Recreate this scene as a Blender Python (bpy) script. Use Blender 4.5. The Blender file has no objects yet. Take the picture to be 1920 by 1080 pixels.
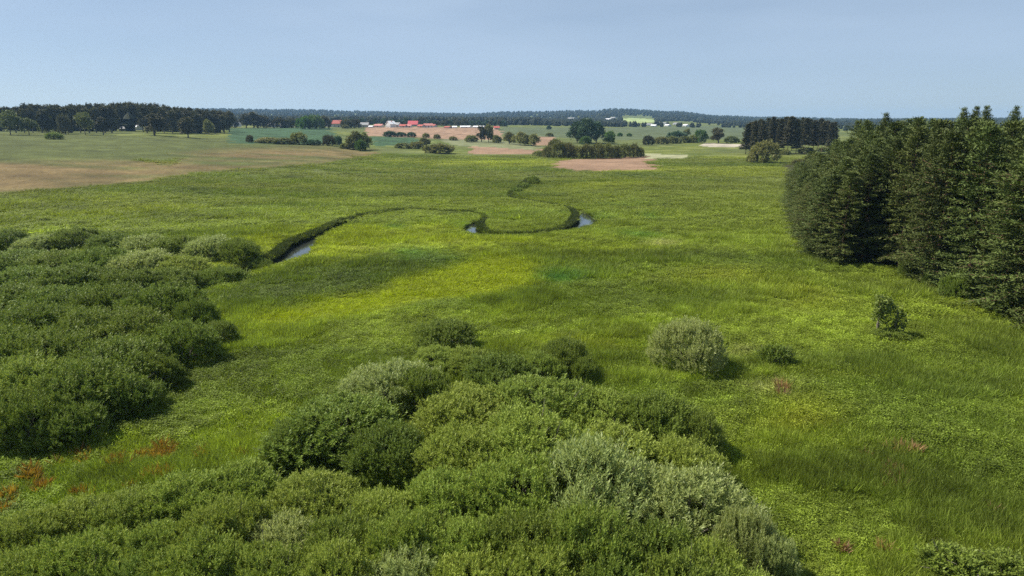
import bpy, bmesh, math, random
import numpy as np

# ------------------------------------------------------------------ camera, sky, sun, exposure
SC = bpy.context.scene
COL = SC.collection
CAM_H = 20.0
PITCH = math.radians(13.7)
cam = bpy.data.cameras.new('camera')
cam.lens = 24.0
cam.sensor_width = 36.0
cam.clip_start = 0.5
cam.clip_end = 20000.0
cam_o = bpy.data.objects.new('camera', cam)
cam_o.location = (0, 0, CAM_H)
cam_o.rotation_euler = (math.radians(90) - PITCH, 0, 0)
COL.objects.link(cam_o)
SC.camera = cam_o

SUN_EL, SUN_AZ = math.radians(50), math.radians(-72)      # azimuth from +Y towards +X
world = bpy.data.worlds.new('World')
SC.world = world
world.use_nodes = True
wn = world.node_tree
sky = wn.nodes.new('ShaderNodeTexSky')
sky.sky_type = 'NISHITA'
sky.sun_disc = False
sky.sun_elevation = SUN_EL
sky.sun_rotation = SUN_AZ
sky.air_density = 0.7
sky.dust_density = 0.3
sky.ozone_density = 2.0
veil = wn.nodes.new('ShaderNodeMix')                      # thin even veil of high haze over the whole dome
veil.data_type = 'RGBA'
veil.inputs[0].default_value = 0.55
veil.inputs[7].default_value = (4.15, 5.3, 6.8, 1)
sky_tc = wn.nodes.new('ShaderNodeTexCoord')
sky_mp = wn.nodes.new('ShaderNodeMapping')
sky_mp.inputs['Scale'].default_value = (1.2, 1.2, 7.0)
sky_nz = wn.nodes.new('ShaderNodeTexNoise')
sky_nz.inputs['Scale'].default_value = 1.3
sky_nz.inputs['Detail'].default_value = 4
sky_mr = wn.nodes.new('ShaderNodeMapRange')
sky_mr.inputs[1].default_value, sky_mr.inputs[2].default_value = .3, .7
sky_mr.inputs[3].default_value, sky_mr.inputs[4].default_value = .40, .80
wn.links.new(sky_tc.outputs['Generated'], sky_mp.inputs[0])
wn.links.new(sky_mp.outputs[0], sky_nz.inputs[0])
wn.links.new(sky_nz.outputs[0], sky_mr.inputs[0])
wn.links.new(sky_mr.outputs[0], veil.inputs[0])
sky_br = wn.nodes.new('ShaderNodeMapRange')
sky_br.inputs[1].default_value, sky_br.inputs[2].default_value = .3, .7
sky_br.inputs[3].default_value, sky_br.inputs[4].default_value = .059, .067
wn.links.new(sky_nz.outputs[0], sky_br.inputs[0])
wn.links.new(sky_br.outputs[0], wn.nodes['Background'].inputs[1])
wn.links.new(sky.outputs[0], veil.inputs[6])
wn.links.new(veil.outputs[2], wn.nodes['Background'].inputs[0])
wn.nodes['Background'].inputs[1].default_value = 0.062

sun = bpy.data.lights.new('sun', 'SUN')
sun.energy = 4.8
sun.angle = math.radians(0.6)
sun.color = (1.0, 0.94, 0.84)
sun_o = bpy.data.objects.new('sun', sun)
sun_o.rotation_euler = (math.radians(90) - SUN_EL, 0, -SUN_AZ + math.pi)
COL.objects.link(sun_o)
sun_o.rotation_euler = (math.radians(90) - SUN_EL, 0, math.pi - SUN_AZ)

SC.view_settings.view_transform = 'Standard'
SC.view_settings.look = 'None'
SC.view_settings.gamma = 1.0
SC.view_settings.use_curve_mapping = False
SC.view_settings.exposure = 0.75
SC.render.engine = 'CYCLES'
SC.cycles.use_denoising = False
SC.cycles.max_bounces = 6
SC.cycles.diffuse_bounces = 3
SC.cycles.transmission_bounces = 4
SC.cycles.volume_bounces = 1

RNG = np.random.default_rng(7)
random.seed(7)


# ------------------------------------------------------------------ number helpers
def _hash(i, j, s):
    n = (i.astype(np.int64) * 374761393 + j.astype(np.int64) * 668265263 + s * 974634643) & 0x7fffffff
    n = ((n ^ (n >> 13)) * 1274126177) & 0x7fffffff
    n = n ^ (n >> 16)
    return (n & 0xffff) / 65535.0


def vnoise(x, y, s=0):
    i, j = np.floor(x), np.floor(y)
    fx, fy = x - i, y - j
    fx, fy = fx * fx * (3 - 2 * fx), fy * fy * (3 - 2 * fy)
    a, b = _hash(i, j, s), _hash(i + 1, j, s)
    c, d = _hash(i, j + 1, s), _hash(i + 1, j + 1, s)
    return (a * (1 - fx) + b * fx) * (1 - fy) + (c * (1 - fx) + d * fx) * fy


def fbm(x, y, scale, octs=4, s=0):
    v, a, t = 0, 1.0, 0
    for o in range(octs):
        v = v + a * vnoise(x / scale, y / scale, s + o * 17)
        t += a
        a *= 0.5
        scale *= 0.5
    return v / t


def sstep(a, b, x):
    t = np.clip((x - a) / (b - a), 0, 1)
    return t * t * (3 - 2 * t)


def norm(v):
    return v / np.maximum(np.linalg.norm(v, axis=-1, keepdims=True), 1e-9)


# ------------------------------------------------------------------ the lie of the land: heights by bearing and distance
F = 1280.0
KN = [
    (-2600, [(0, 0), (200, 0), (400, 8), (700, 14), (1500, 22), (4000, 60), (7000, 60)]),
    (0,     [(0, 0), (150, 0), (250, 3), (350, 7), (500, 11), (700, 14), (1000, 16), (2500, 30), (4000, 50), (7000, 55)]),
    (300,   [(0, 0), (150, 0), (250, 2), (350, 5.5), (500, 10.3), (700, 13), (1000, 15), (2500, 30), (4000, 62), (7000, 60)]),
    (440,   [(0, 0), (200, 0), (350, 4.4), (500, 7.5), (700, 11.5), (1000, 15), (2200, 24), (4000, 74), (7000, 60)]),
    (600,   [(0, 0), (200, 0), (350, 3), (420, 3.6), (600, 7.5), (750, 11.2), (900, 13.5), (1300, 16), (2400, 22), (4000, 71), (7000, 50)]),
    (700,   [(0, 0), (250, 0), (400, 1.2), (550, 3.5), (700, 7.3), (900, 12.9), (1300, 16), (2400, 22), (4000, 63), (7000, 50)]),
    (800,   [(0, 0), (300, 0), (400, .5), (550, 2), (700, 6.8), (900, 12.6), (1300, 15), (2600, 22), (4200, 58), (7000, 50)]),
    (880,   [(0, 0), (300, 0), (450, 0), (550, 1), (700, 5.5), (1000, 12), (1400, 15), (2600, 22), (4200, 53), (7000, 50)]),
    (960,   [(0, 0), (300, 0), (500, 0), (700, 4), (1000, 9.5), (1500, 15), (2600, 22), (4000, 62), (7000, 50)]),
    (1100,  [(0, 0), (400, 0), (600, 1.5), (900, 6), (1200, 9), (1700, 14), (2600, 28), (4000, 69), (7000, 50)]),
    (1145,  [(0, 0), (400, 0), (600, 1.2), (900, 5.5), (1200, 8.5), (1700, 13), (2600, 30), (4000, 80), (7000, 50)]),
    (1250,  [(0, 0), (400, 0), (600, 1), (900, 5), (1500, 11), (2600, 25), (4100, 65), (7000, 45)]),
    (1330,  [(0, 0), (400, 0), (900, 4), (1500, 8), (2600, 18), (4300, 42), (7000, 35)]),
    (1400,  [(0, 0), (400, 0), (900, 3), (1500, 7), (2800, 14), (4500, 34), (7000, 30)]),
    (1600,  [(0, 0), (400, 0), (900, 2), (1500, 5), (3000, 12), (4600, 22), (7000, 24)]),
    (1920,  [(0, 0), (400, 0), (900, 2), (1500, 5), (3000, 12), (4600, 24), (7000, 26)]),
    (4500,  [(0, 0), (400, 1), (900, 6), (1500, 12), (3000, 30), (4600, 50), (7000, 55)]),
]
KAZ = np.array([math.atan((k[0] - 960) / F / math.cos(PITCH)) for k in KN])


def base_height(x, y):
    x, y = np.asarray(x, float), np.asarray(y, float)
    r = np.hypot(x, y)
    az = np.clip(np.arctan2(x, y), KAZ[0], KAZ[-1] - 1e-6)
    prof = np.stack([np.interp(r, [p[0] for p in k[1]], [p[1] for p in k[1]]) for k in KN])
    i = np.clip(np.searchsorted(KAZ, az, side='right') - 1, 0, len(KN) - 2)
    t = (az - KAZ[i]) / (KAZ[i + 1] - KAZ[i])
    t = t * t * (3 - 2 * t)
    n = np.arange(r.size).reshape(r.shape)
    flat = prof.reshape(len(KN), -1)
    a = flat[i.ravel(), n.ravel()].reshape(r.shape)
    b = flat[(i + 1).ravel(), n.ravel()].reshape(r.shape)
    z = a * (1 - t) + b * t
    return z + (fbm(x, y, 9, 3, 5) - 0.5) * 0.35 * sstep(500, 60, r) + (fbm(x, y, 700, 3, 9) - 0.5) * 10 * sstep(1400, 3200, r)


def ray(px, py):
    u, v = (px - 960) / F, (540 - py) / F
    c, s = math.cos(PITCH), math.sin(PITCH)
    return np.array([u, c + v * s, -s + v * c])


def at(px, py, h=0.0, hf=base_height):
    """the spot on the land (or H metres above it) that lies along this sight line"""
    d = ray(px, py)
    t = np.exp(np.linspace(math.log(12), math.log(6500), 1400))
    X, Y, Z = d[0] * t, d[1] * t, CAM_H + d[2] * t
    g = Z - hf(X, Y) - h
    k = np.argmax(g < 0)
    if not (g < 0).any():
        k = len(t) - 1
    if k > 0:
        f = g[k - 1] / (g[k - 1] - g[k] + 1e-9)
        tt = t[k - 1] + (t[k] - t[k - 1]) * f
    else:
        tt = t[0]
    return d[0] * tt, d[1] * tt


def to_px(x, y, z):
    c, s = math.cos(PITCH), math.sin(PITCH)
    dz = z - CAM_H
    dep = y * c - dz * s
    up = y * s + dz * c
    dep = np.maximum(dep, 0.01)
    return 960 + F * x / dep, 540 - F * up / dep


def in_poly(px, py, poly):
    inside = np.zeros(np.shape(px), bool)
    n = len(poly)
    for a in range(n):
        x1, y1 = poly[a]
        x2, y2 = poly[(a + 1) % n]
        if y1 == y2:
            continue
        c = ((y1 > py) != (y2 > py)) & (px < (x2 - x1) * (py - y1) / (y2 - y1) + x1)
        inside ^= c
    return inside


# stream course (points on the valley floor)
COURSE = [(1004, 335, 1.3), (984, 352, 1.3), (962, 369, .7), (1005, 377, .5), (1062, 387, .6), (1094, 401, 1.6), (1096, 416, 2.2), (1058, 431, .95),
          (985, 440, .8), (915, 440, .85), (884, 434, 1.8), (886, 420, 1.2), (900, 406, .5), (872, 399, .6), (820, 396, .6), (760, 395, .8), (700, 402, .8),
          (650, 417, 1.1), (602, 438, 1.2), (566, 457, 2.0), (550, 476, 2.2), (505, 494, 1.3), (452, 512, 1.1), (385, 536, 1.0), (335, 560, 1.0)]
STREAM = [(*at(p[0], p[1]), p[2]) for p in COURSE]


def smooth_path(P, n=14):
    P = np.array(P)
    out = []
    for i in range(len(P) - 1):
        p0, p1, p2, p3 = P[max(i - 1, 0)], P[i], P[i + 1], P[min(i + 2, len(P) - 1)]
        for t in np.linspace(0, 1, n, endpoint=False):
            out.append(0.5 * ((2 * p1) + (p2 - p0) * t + (2 * p0 - 5 * p1 + 4 * p2 - p3) * t * t + (3 * p1 - p0 - 3 * p2 + p3) * t ** 3))
    out.append(P[-1])
    return np.array(out)


SP3 = smooth_path(STREAM)
SP, SW = SP3[:, :2], np.clip(SP3[:, 2], .3, 3)


def stream_dist(x, y):
    """metres from the stream's edge (negative in its bed) and the half width of the bed there"""
    x, y = np.asarray(x, float), np.asarray(y, float)
    d = np.full(x.shape, 1e9)
    wd = np.full(x.shape, .5)
    near = (x > SP[:, 0].min() - 12) & (x < SP[:, 0].max() + 12) & (y > SP[:, 1].min() - 12) & (y < SP[:, 1].max() + 12)
    xs, ys = x[near], y[near]
    best, bw = np.full(xs.shape, 1e9), np.full(xs.shape, .5)
    for a, b, w in zip(SP[:-1], SP[1:], SW):
        ab = b - a
        t = np.clip(((xs - a[0]) * ab[0] + (ys - a[1]) * ab[1]) / (ab @ ab + 1e-9), 0, 1)
        dd = np.hypot(xs - a[0] - t * ab[0], ys - a[1] - t * ab[1]) - w
        m = dd < best
        best, bw = np.where(m, dd, best), np.where(m, w, bw)
    d[near], wd[near] = best, bw
    return d, wd


def height(x, y):
    d, w = stream_dist(x, y)
    return base_height(x, y) - 1.4 * np.minimum(1, w / 1.2) * sstep(.7, -.7, d)


# ------------------------------------------------------------------ land cover (regions and the colours things have there)
POLY = {
    'hay_field': [(-900, 246), (0, 250), (440, 260), (560, 270), (625, 272), (690, 283), (560, 277), (440, 282), (350, 290), (330, 300), (250, 299), (100, 302), (-900, 306)],
    'mown_field': [(-900, 306), (100, 302), (250, 299), (318, 312), (350, 290), (440, 282), (560, 276), (640, 278), (715, 287), (650, 299), (540, 312), (410, 320), (300, 336), (170, 351), (0, 364), (-900, 420)],
    'crop_field': [(425, 241), (560, 239), (622, 240), (632, 268), (575, 271), (430, 268)],
    'crop_field_low': [(690, 257), (780, 254), (787, 271), (700, 274)],
    'stubble_field': [(686, 237.5), (800, 238), (925, 240), (945, 248), (940, 262), (850, 263), (800, 258), (690, 255)],
    'reed_bed': [(1035, 303), (1100, 298), (1205, 293), (1232, 289), (1216, 319), (1130, 321), (1045, 320)],
    'reed_bed_far': [(878, 273), (1028, 279), (1020, 289), (885, 289)],
    'reed_bed_small': [(1000, 254), (1045, 254), (1042, 273), (1003, 273)],
    'pale_sedge': [(1205, 287), (1292, 291), (1284, 298), (1214, 297)],
    'pale_meadow': [(830, 261), (940, 263), (1010, 275), (1010, 282), (880, 274), (835, 270)],
    'pale_track': [(1318, 268.5), (1400, 270), (1400, 276), (1318, 275)],
    'far_pasture': [(940, 238.5), (1070, 239.5), (1120, 240), (1340, 236), (1420, 240), (1420, 262), (1330, 262), (1200, 262), (1130, 262), (940, 252)],
    'hill_clearing': [(1166, 221.5), (1200, 221.5), (1228, 225), (1228, 229.5), (1190, 230.5), (1166, 226)],
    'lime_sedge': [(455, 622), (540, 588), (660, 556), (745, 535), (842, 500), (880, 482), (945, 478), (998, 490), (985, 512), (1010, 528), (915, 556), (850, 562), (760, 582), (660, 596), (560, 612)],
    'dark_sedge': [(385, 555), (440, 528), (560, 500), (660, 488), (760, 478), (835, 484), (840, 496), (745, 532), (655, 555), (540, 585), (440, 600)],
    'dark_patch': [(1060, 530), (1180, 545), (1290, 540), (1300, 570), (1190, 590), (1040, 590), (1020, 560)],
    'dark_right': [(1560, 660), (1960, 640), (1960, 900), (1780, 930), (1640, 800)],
}
REG = ['meadow', 'hay_field', 'mown_field', 'crop_field', 'stubble_field', 'reed_bed', 'pale_sedge', 'pale_meadow', 'dirt_track', 'far_pasture', 'hillside_clearing', 'forest_floor']
RIDX = {n: i for i, n in enumerate(REG)}
ALIAS = {'crop_field_low': 'crop_field', 'reed_bed_far': 'reed_bed', 'reed_bed_small': 'reed_bed', 'pale_track': 'dirt_track', 'hill_clearing': 'hillside_clearing'}
PINE_FLOOR_PX = [(1510, 465), (1565, 494), (1690, 508), (1735, 534), (1850, 566), (1925, 610), (2600, 900)]
PINE_FRONT = np.array([at(*p) for p in PINE_FLOOR_PX])


def pine_side(x, y):
    """positive metres behind the front edge of the pine wood"""
    x, y = np.asarray(x, float), np.asarray(y, float)
    d = np.full(x.shape, 1e9)
    sgn = np.ones(x.shape)
    for a, b in zip(PINE_FRONT[:-1], PINE_FRONT[1:]):
        ab = b - a
        t = np.clip(((x - a[0]) * ab[0] + (y - a[1]) * ab[1]) / (ab @ ab), 0, 1)
        dd = np.hypot(x - a[0] - t * ab[0], y - a[1] - t * ab[1])
        cr = ab[0] * (y - a[1]) - ab[1] * (x - a[0])
        up = dd < d
        d = np.where(up, dd, d)
        sgn = np.where(up, np.sign(cr), sgn)
    left = PINE_FRONT[0][0] + (y - PINE_FRONT[0][1]) * 0.36      # the wood's left side runs away from the camera
    return np.minimum(d * sgn, x - left)


def regions(x, y, z):
    px, py = to_px(x, y, z)
    r = np.hypot(x, y)
    w = sstep(60, 500, r)
    wx = (fbm(x, y, 14, 3, 31) - .5) * F * 16 / np.maximum(r, 40)
    wy = (fbm(x, y, 14, 3, 47) - .5) * F * 10 * CAM_H * .7 / np.maximum(r, 40) ** 2
    reg = np.zeros(x.shape, int)
    ok = y > 5
    for name, poly in POLY.items():
        nm = ALIAS.get(name, name)
        if nm in RIDX:
            reg[ok & in_poly(px + wx, py + wy, poly)] = RIDX[nm]
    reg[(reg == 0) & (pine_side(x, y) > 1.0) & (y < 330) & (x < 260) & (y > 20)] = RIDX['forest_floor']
    return reg, px + wx * .5, py + wy * .5


def s2l(c):
    c = np.asarray(c, float) / 255
    return np.where(c <= .04045, c / 12.92, ((c + .055) / 1.055) ** 2.4)


COVER = {k: np.array(v) for k, v in {
    'meadow': (0.118, 0.150, 0.026), 'hay_field': (0.078, 0.092, 0.026), 'mown_field': (0.165, 0.115, 0.052), 'crop_field': (0.046, 0.088, 0.040),
    'stubble_field': (0.27, 0.175, 0.115), 'reed_bed': (0.24, 0.155, 0.10), 'pale_sedge': (0.28, 0.28, 0.16), 'pale_meadow': (0.16, 0.17, 0.085),
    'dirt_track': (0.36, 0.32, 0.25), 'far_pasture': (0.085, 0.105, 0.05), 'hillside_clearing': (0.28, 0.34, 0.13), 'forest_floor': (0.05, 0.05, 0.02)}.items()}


def soft(px, py, poly, fx, fy):
    """membership that fades over FX, FY pixels"""
    a = np.zeros(px.shape)
    offs = [(-1, 0), (1, 0), (0, -1), (0, 1), (0, 0), (-.6, -.6), (.6, .6), (.6, -.6), (-.6, .6)]
    for ox, oy in offs:
        a += in_poly(px + ox * fx, py + oy * fy, poly)
    return a / len(offs)


COOL, PALE_, WARM = (.050, .125, .034), (.26, .26, .15), (.16, .17, .02)
ACCENT = [(770, 485, 70, 22, COOL, .8), (700, 515, 40, 10, COOL, .6), (1050, 520, 55, 9, COOL, .85), (1190, 440, 35, 9, COOL, .6), (740, 425, 22, 7, COOL, .6), (870, 430, 22, 10, COOL, .7),
          (1120, 412, 25, 8, COOL, .7), (1220, 408, 20, 6, COOL, .5), (1230, 459, 26, 6, PALE_, .9), (1400, 660, 60, 12, PALE_, .35), (1440, 730, 60, 20, PALE_, .4), (1500, 720, 40, 8, PALE_, .4),
          (1700, 880, 50, 40, PALE_, .3), (1350, 520, 130, 22, WARM, .6), (1500, 560, 90, 30, WARM, .5), (1480, 800, 110, 60, WARM, .7), (1650, 700, 160, 14, WARM, .5), (1100, 640, 90, 16, WARM, .6),
          (1385, 490, 45, 7, (.05, .075, .018), .7), (1850, 560, 60, 20, WARM, .5), (200, 390, 150, 14, WARM, .5), (480, 350, 120, 8, WARM, .4), (930, 305, 60, 10, (.19, .22, .04), .7)]


def cover_colour(x, y, z, reg, px, py):
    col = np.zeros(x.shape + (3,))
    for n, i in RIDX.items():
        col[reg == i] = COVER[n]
    r = np.hypot(x, y)
    m = (reg == 0).astype(float)
    near_ = ((y > 5) & (reg < 3)).astype(float)
    far = sstep(90, 260, r) * m                                # drier, greyer sedge farther up the valley
    col = col * (1 - far[..., None]) + np.array((0.098, 0.114, 0.036)) * far[..., None]
    n1, n2 = fbm(x * .7, y, 58, 4, 3), fbm(x * .6, y, 9, 3, 71)
    n3 = fbm(x * .3, y, 16, 4, 91)
    yel = (sstep(.48, .62, n1) * m * (1 - .55 * far))[..., None]
    col = col * (1 - .75 * yel) + np.array((0.160, 0.185, 0.016)) * .75 * yel
    drk = sstep(.50, .36, n3)[..., None] * m[..., None]
    col = col * (1 - .6 * drk) + np.array((0.062, 0.088, 0.018)) * .6 * drk
    straw = (sstep(.60, .72, n2) * sstep(.5, .6, n1))[..., None] * m[..., None]
    col = col * (1 - .3 * straw) + np.array((0.21, 0.21, 0.085)) * .3 * straw
    n4 = fbm(x, y, 1.7, 2, 171)
    hay = soft(px, py, POLY['hay_field'], 30, 5) + soft(px, py, POLY['mown_field'], 45, 7)
    tan_ = soft(px, py, POLY['mown_field'], 60, 7) * sstep(.36, .66, fbm(x * .3, y, 24, 4, 151)) * .9
    hb = (np.clip(hay, 0, 1) * near_)[..., None]
    col = col * (1 - hb) + (np.array(COVER['hay_field']) * (1 - tan_[..., None]) + np.array(COVER['mown_field']) * tan_[..., None]) * hb
    col *= ((0.66 + .68 * n2) * (1 + (n4 - .5) * .85 * sstep(260, 60, r) * m))[..., None]
    near = y > 5
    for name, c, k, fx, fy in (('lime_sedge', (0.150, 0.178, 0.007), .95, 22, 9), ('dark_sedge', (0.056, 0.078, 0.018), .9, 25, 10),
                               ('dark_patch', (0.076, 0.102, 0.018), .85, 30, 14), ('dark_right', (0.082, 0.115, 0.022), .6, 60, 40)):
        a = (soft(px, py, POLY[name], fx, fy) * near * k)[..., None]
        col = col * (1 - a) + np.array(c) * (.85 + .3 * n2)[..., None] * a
    for cx, cy, rx, ry, c, k in ACCENT:
        a = (np.exp(-(((px - cx) / rx) ** 2 + ((py - cy) / ry) ** 2) * 1.2) * near * m * k * sstep(.3, .6, n2))[..., None]
        col = col * (1 - a) + np.array(c) * a
    u1, u2 = x * .82 + y * .57, x * .96 - y * .28
    crop = (reg == RIDX['crop_field']) | (reg == RIDX['stubble_field'])
    col = np.where(crop[..., None], col * (1 - .22 * (np.mod(u1, 21) < 3.2) + .16 * (fbm(u1, u2 * .05, 9, 3, 401) - .5))[..., None], col)
    col = np.where((reg == RIDX['hay_field'])[..., None] | (reg == RIDX['mown_field'])[..., None], col * (1 - .10 * (np.mod(u2 + 3 * fbm(x, y, 60, 2, 9), 13) < 4))[..., None], col)
    mown = ((reg == RIDX['mown_field']) | (reg == RIDX['hay_field']))
    st = fbm(x * .25, y, 6, 4, 131)
    col = np.where(mown[..., None], col * (.72 + .56 * st)[..., None], col)
    return np.clip(col, .005, .7)


RUST = [(1690, 850, 26, 9), (1672, 893, 24, 12), (1678, 918, 16, 8), (1462, 735, 9, 12), (1622, 855, 8, 6), (1862, 968, 8, 6), (1655, 1035, 10, 6), (1575, 1035, 9, 6),
        (300, 850, 26, 12), (300, 890, 22, 12), (220, 870, 24, 8), (150, 862, 8, 14), (60, 895, 14, 16), (75, 918, 20, 7), (105, 868, 7, 7), (22, 940, 9, 14), (5, 966, 9, 8),
        (160, 934, 14, 7), (375, 856, 8, 8), (455, 856, 8, 8), (245, 920, 10, 7), (262, 858, 8, 8), (1768, 1033, 8, 6)]


# ------------------------------------------------------------------ object helpers
def tag(o, label=None, cat=None, group=None, kind=None):
    if label:
        o['label'] = label
    if cat:
        o['category'] = cat
    if group:
        o['group'] = group
    if kind:
        o['kind'] = kind
    return o


def link(o, parent=None):
    COL.objects.link(o)
    if parent is not None:
        o.parent = parent
    return o


def mesh_np(name, V, faces, mats=(), attrs=None, fmat=None, smooth=False):
    """V (n,3); faces: list of (m,k) integer arrays, k = 3 or 4"""
    me = bpy.data.meshes.new(name)
    V = np.ascontiguousarray(V, dtype=np.float32)
    me.vertices.add(len(V))
    me.vertices.foreach_set('co', V.ravel())
    faces = [np.asarray(f, dtype=np.int32) for f in faces if len(f)]
    loops = np.concatenate([f.ravel() for f in faces])
    tot = np.concatenate([np.full(len(f), f.shape[1], np.int32) for f in faces])
    start = np.concatenate([[0], np.cumsum(tot)[:-1]]).astype(np.int32)
    me.loops.add(len(loops))
    me.loops.foreach_set('vertex_index', loops)
    me.polygons.add(len(tot))
    me.polygons.foreach_set('loop_start', start)
    me.polygons.foreach_set('loop_total', tot)
    for m in mats:
        me.materials.append(m)
    if fmat is not None:
        me.polygons.foreach_set('material_index', np.asarray(fmat, dtype=np.int32))
    me.polygons.foreach_set('use_smooth', np.full(len(tot), smooth))
    me.update(calc_edges=True)
    for k, a in (attrs or {}).items():
        a = np.asarray(a, dtype=np.float32)
        if a.ndim == 1:
            at_ = me.attributes.new(k, 'FLOAT', 'POINT')
            at_.data.foreach_set('value', a)
        else:
            at_ = me.attributes.new(k, 'FLOAT_COLOR', 'POINT')
            at_.data.foreach_set('color', np.concatenate([a, np.ones((len(a), 1), np.float32)], 1).ravel())
    return me


def obj(name, me, parent=None):
    return link(bpy.data.objects.new(name, me), parent)


def empty(name, loc, rz=0.0, sc=(1, 1, 1)):
    o = bpy.data.objects.new(name, None)
    o.empty_display_size = 0.5
    o.location = loc
    o.rotation_euler = (0, 0, rz)
    o.scale = sc
    return link(o)


def tube(pts, rad, n=6):
    """tapered tube through pts -> verts, quads"""
    pts, rad = np.asarray(pts, float), np.asarray(rad, float)
    m = len(pts)
    d = np.gradient(pts, axis=0)
    d = norm(d)
    ref = np.where(np.abs(d[:, 2:3]) > .9, np.array([[1., 0, 0]]), np.array([[0, 0, 1.]]))
    a = norm(np.cross(d, ref))
    b = np.cross(d, a)
    ang = np.arange(n) / n * 2 * math.pi
    V = pts[:, None] + rad[:, None, None] * (np.cos(ang)[None, :, None] * a[:, None] + np.sin(ang)[None, :, None] * b[:, None])
    V = V.reshape(-1, 3)
    i = np.arange(m - 1)[:, None] * n + np.arange(n)[None]
    j = np.arange(m - 1)[:, None] * n + (np.arange(n)[None] + 1) % n
    Q = np.stack([i, j, j + n, i + n], -1).reshape(-1, 4)
    return V, Q


def join_tubes(tubes):
    V, Q, k = [], [], 0
    for v, q in tubes:
        V.append(v)
        Q.append(q + k)
        k += len(v)
    return np.concatenate(V), np.concatenate(Q)


def kites(base, d, side, L, W, mid=.5, bend=None):
    """flat pointed leaves: 4 verts, one face each"""
    L, W = np.reshape(L, (-1, 1)), np.reshape(W, (-1, 1))
    tip = base + d * L
    m = base + d * L * mid
    if bend is not None:
        tip = tip + bend
    V = np.stack([base, m + side * W * .5, tip, m - side * W * .5], 1).reshape(-1, 3)
    Q = np.arange(len(base) * 4).reshape(-1, 4)
    return V, Q


def rand_unit(rng, n):
    return norm(rng.normal(size=(n, 3)))


# ------------------------------------------------------------------ materials
def new_mat(name):
    m = bpy.data.materials.new(name)
    m.use_nodes = True
    nt = m.node_tree
    nt.nodes.clear()
    out = nt.nodes.new('ShaderNodeOutputMaterial')
    return m, nt, out


def node(nt, t, **kw):
    n = nt.nodes.new(t)
    for k, v in kw.items():
        setattr(n, k, v)
    return n


def mixrgb(nt, fac, a, b, blend='MIX'):
    n = node(nt, 'ShaderNodeMix', data_type='RGBA', blend_type=blend)
    for s, v in ((0, fac), (6, a), (7, b)):
        if isinstance(v, (int, float)):
            n.inputs[s].default_value = v
        elif isinstance(v, (tuple, list)):
            n.inputs[s].default_value = (*v[:3], 1)
        else:
            nt.links.new(v, n.inputs[s])
    return n.outputs[2]


def foliage_mat(name, ca, cb, under=None, trans=.35, rough=.55, spec=.14, hue=.011, val=.25):
    """leaf: colour between ca and cb by the leaf's own tone, differing a little from plant to plant"""
    m, nt, out = new_mat(name)
    tone = node(nt, 'ShaderNodeAttribute', attribute_name='tone')
    c = mixrgb(nt, tone.outputs['Fac'], ca, cb)
    oi = node(nt, 'ShaderNodeObjectInfo')
    hsv = node(nt, 'ShaderNodeHueSaturation')
    mr = node(nt, 'ShaderNodeMapRange')
    mr.inputs[3].default_value, mr.inputs[4].default_value = 1 - val, 1 + val
    nt.links.new(oi.outputs['Random'], mr.inputs[0])
    nt.links.new(mr.outputs[0], hsv.inputs['Value'])
    wn_ = node(nt, 'ShaderNodeTexWhiteNoise', noise_dimensions='1D')
    nt.links.new(oi.outputs['Random'], wn_.inputs['W'])
    mh = node(nt, 'ShaderNodeMapRange')
    mh.inputs[3].default_value, mh.inputs[4].default_value = .5 - hue, .5 + hue
    nt.links.new(wn_.outputs['Value'], mh.inputs[0])
    nt.links.new(mh.outputs[0], hsv.inputs['Hue'])
    nt.links.new(c, hsv.inputs['Color'])
    c = hsv.outputs[0]
    if under is not None:
        geo = node(nt, 'ShaderNodeNewGeometry')
        c = mixrgb(nt, geo.outputs['Backfacing'], c, under)
    p = node(nt, 'ShaderNodeBsdfPrincipled')
    nt.links.new(c, p.inputs['Base Color'])
    p.inputs['Roughness'].default_value = rough
    p.inputs['Specular IOR Level'].default_value = spec
    tr = node(nt, 'ShaderNodeBsdfTranslucent')
    tc = mixrgb(nt, 1.0, c, (1.15, 1.2, .55), 'MULTIPLY')
    nt.links.new(tc, tr.inputs[0])
    mx = node(nt, 'ShaderNodeMixShader')
    mx.inputs[0].default_value = trans
    nt.links.new(p.outputs[0], mx.inputs[1])
    nt.links.new(tr.outputs[0], mx.inputs[2])
    nt.links.new(mx.outputs[0], out.inputs[0])
    return m


def bark_mat(name, ca, cb, scale=9):
    m, nt, out = new_mat(name)
    tc = node(nt, 'ShaderNodeTexCoord')
    mp = node(nt, 'ShaderNodeMapping')
    mp.inputs['Scale'].default_value = (scale, scale, scale * .2)
    nt.links.new(tc.outputs['Object'], mp.inputs[0])
    nz = node(nt, 'ShaderNodeTexNoise')
    nz.inputs['Scale'].default_value = 1
    nz.inputs['Detail'].default_value = 6
    nt.links.new(mp.outputs[0], nz.inputs[0])
    c = mixrgb(nt, nz.outputs[0], ca, cb)
    p = node(nt, 'ShaderNodeBsdfPrincipled')
    p.inputs['Roughness'].default_value = .9
    nt.links.new(c, p.inputs['Base Color'])
    bp = node(nt, 'ShaderNodeBump')
    bp.inputs['Strength'].default_value = .5
    nt.links.new(nz.outputs[0], bp.inputs['Height'])
    nt.links.new(bp.outputs[0], p.inputs['Normal'])
    nt.links.new(p.outputs[0], out.inputs[0])
    return m


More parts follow.
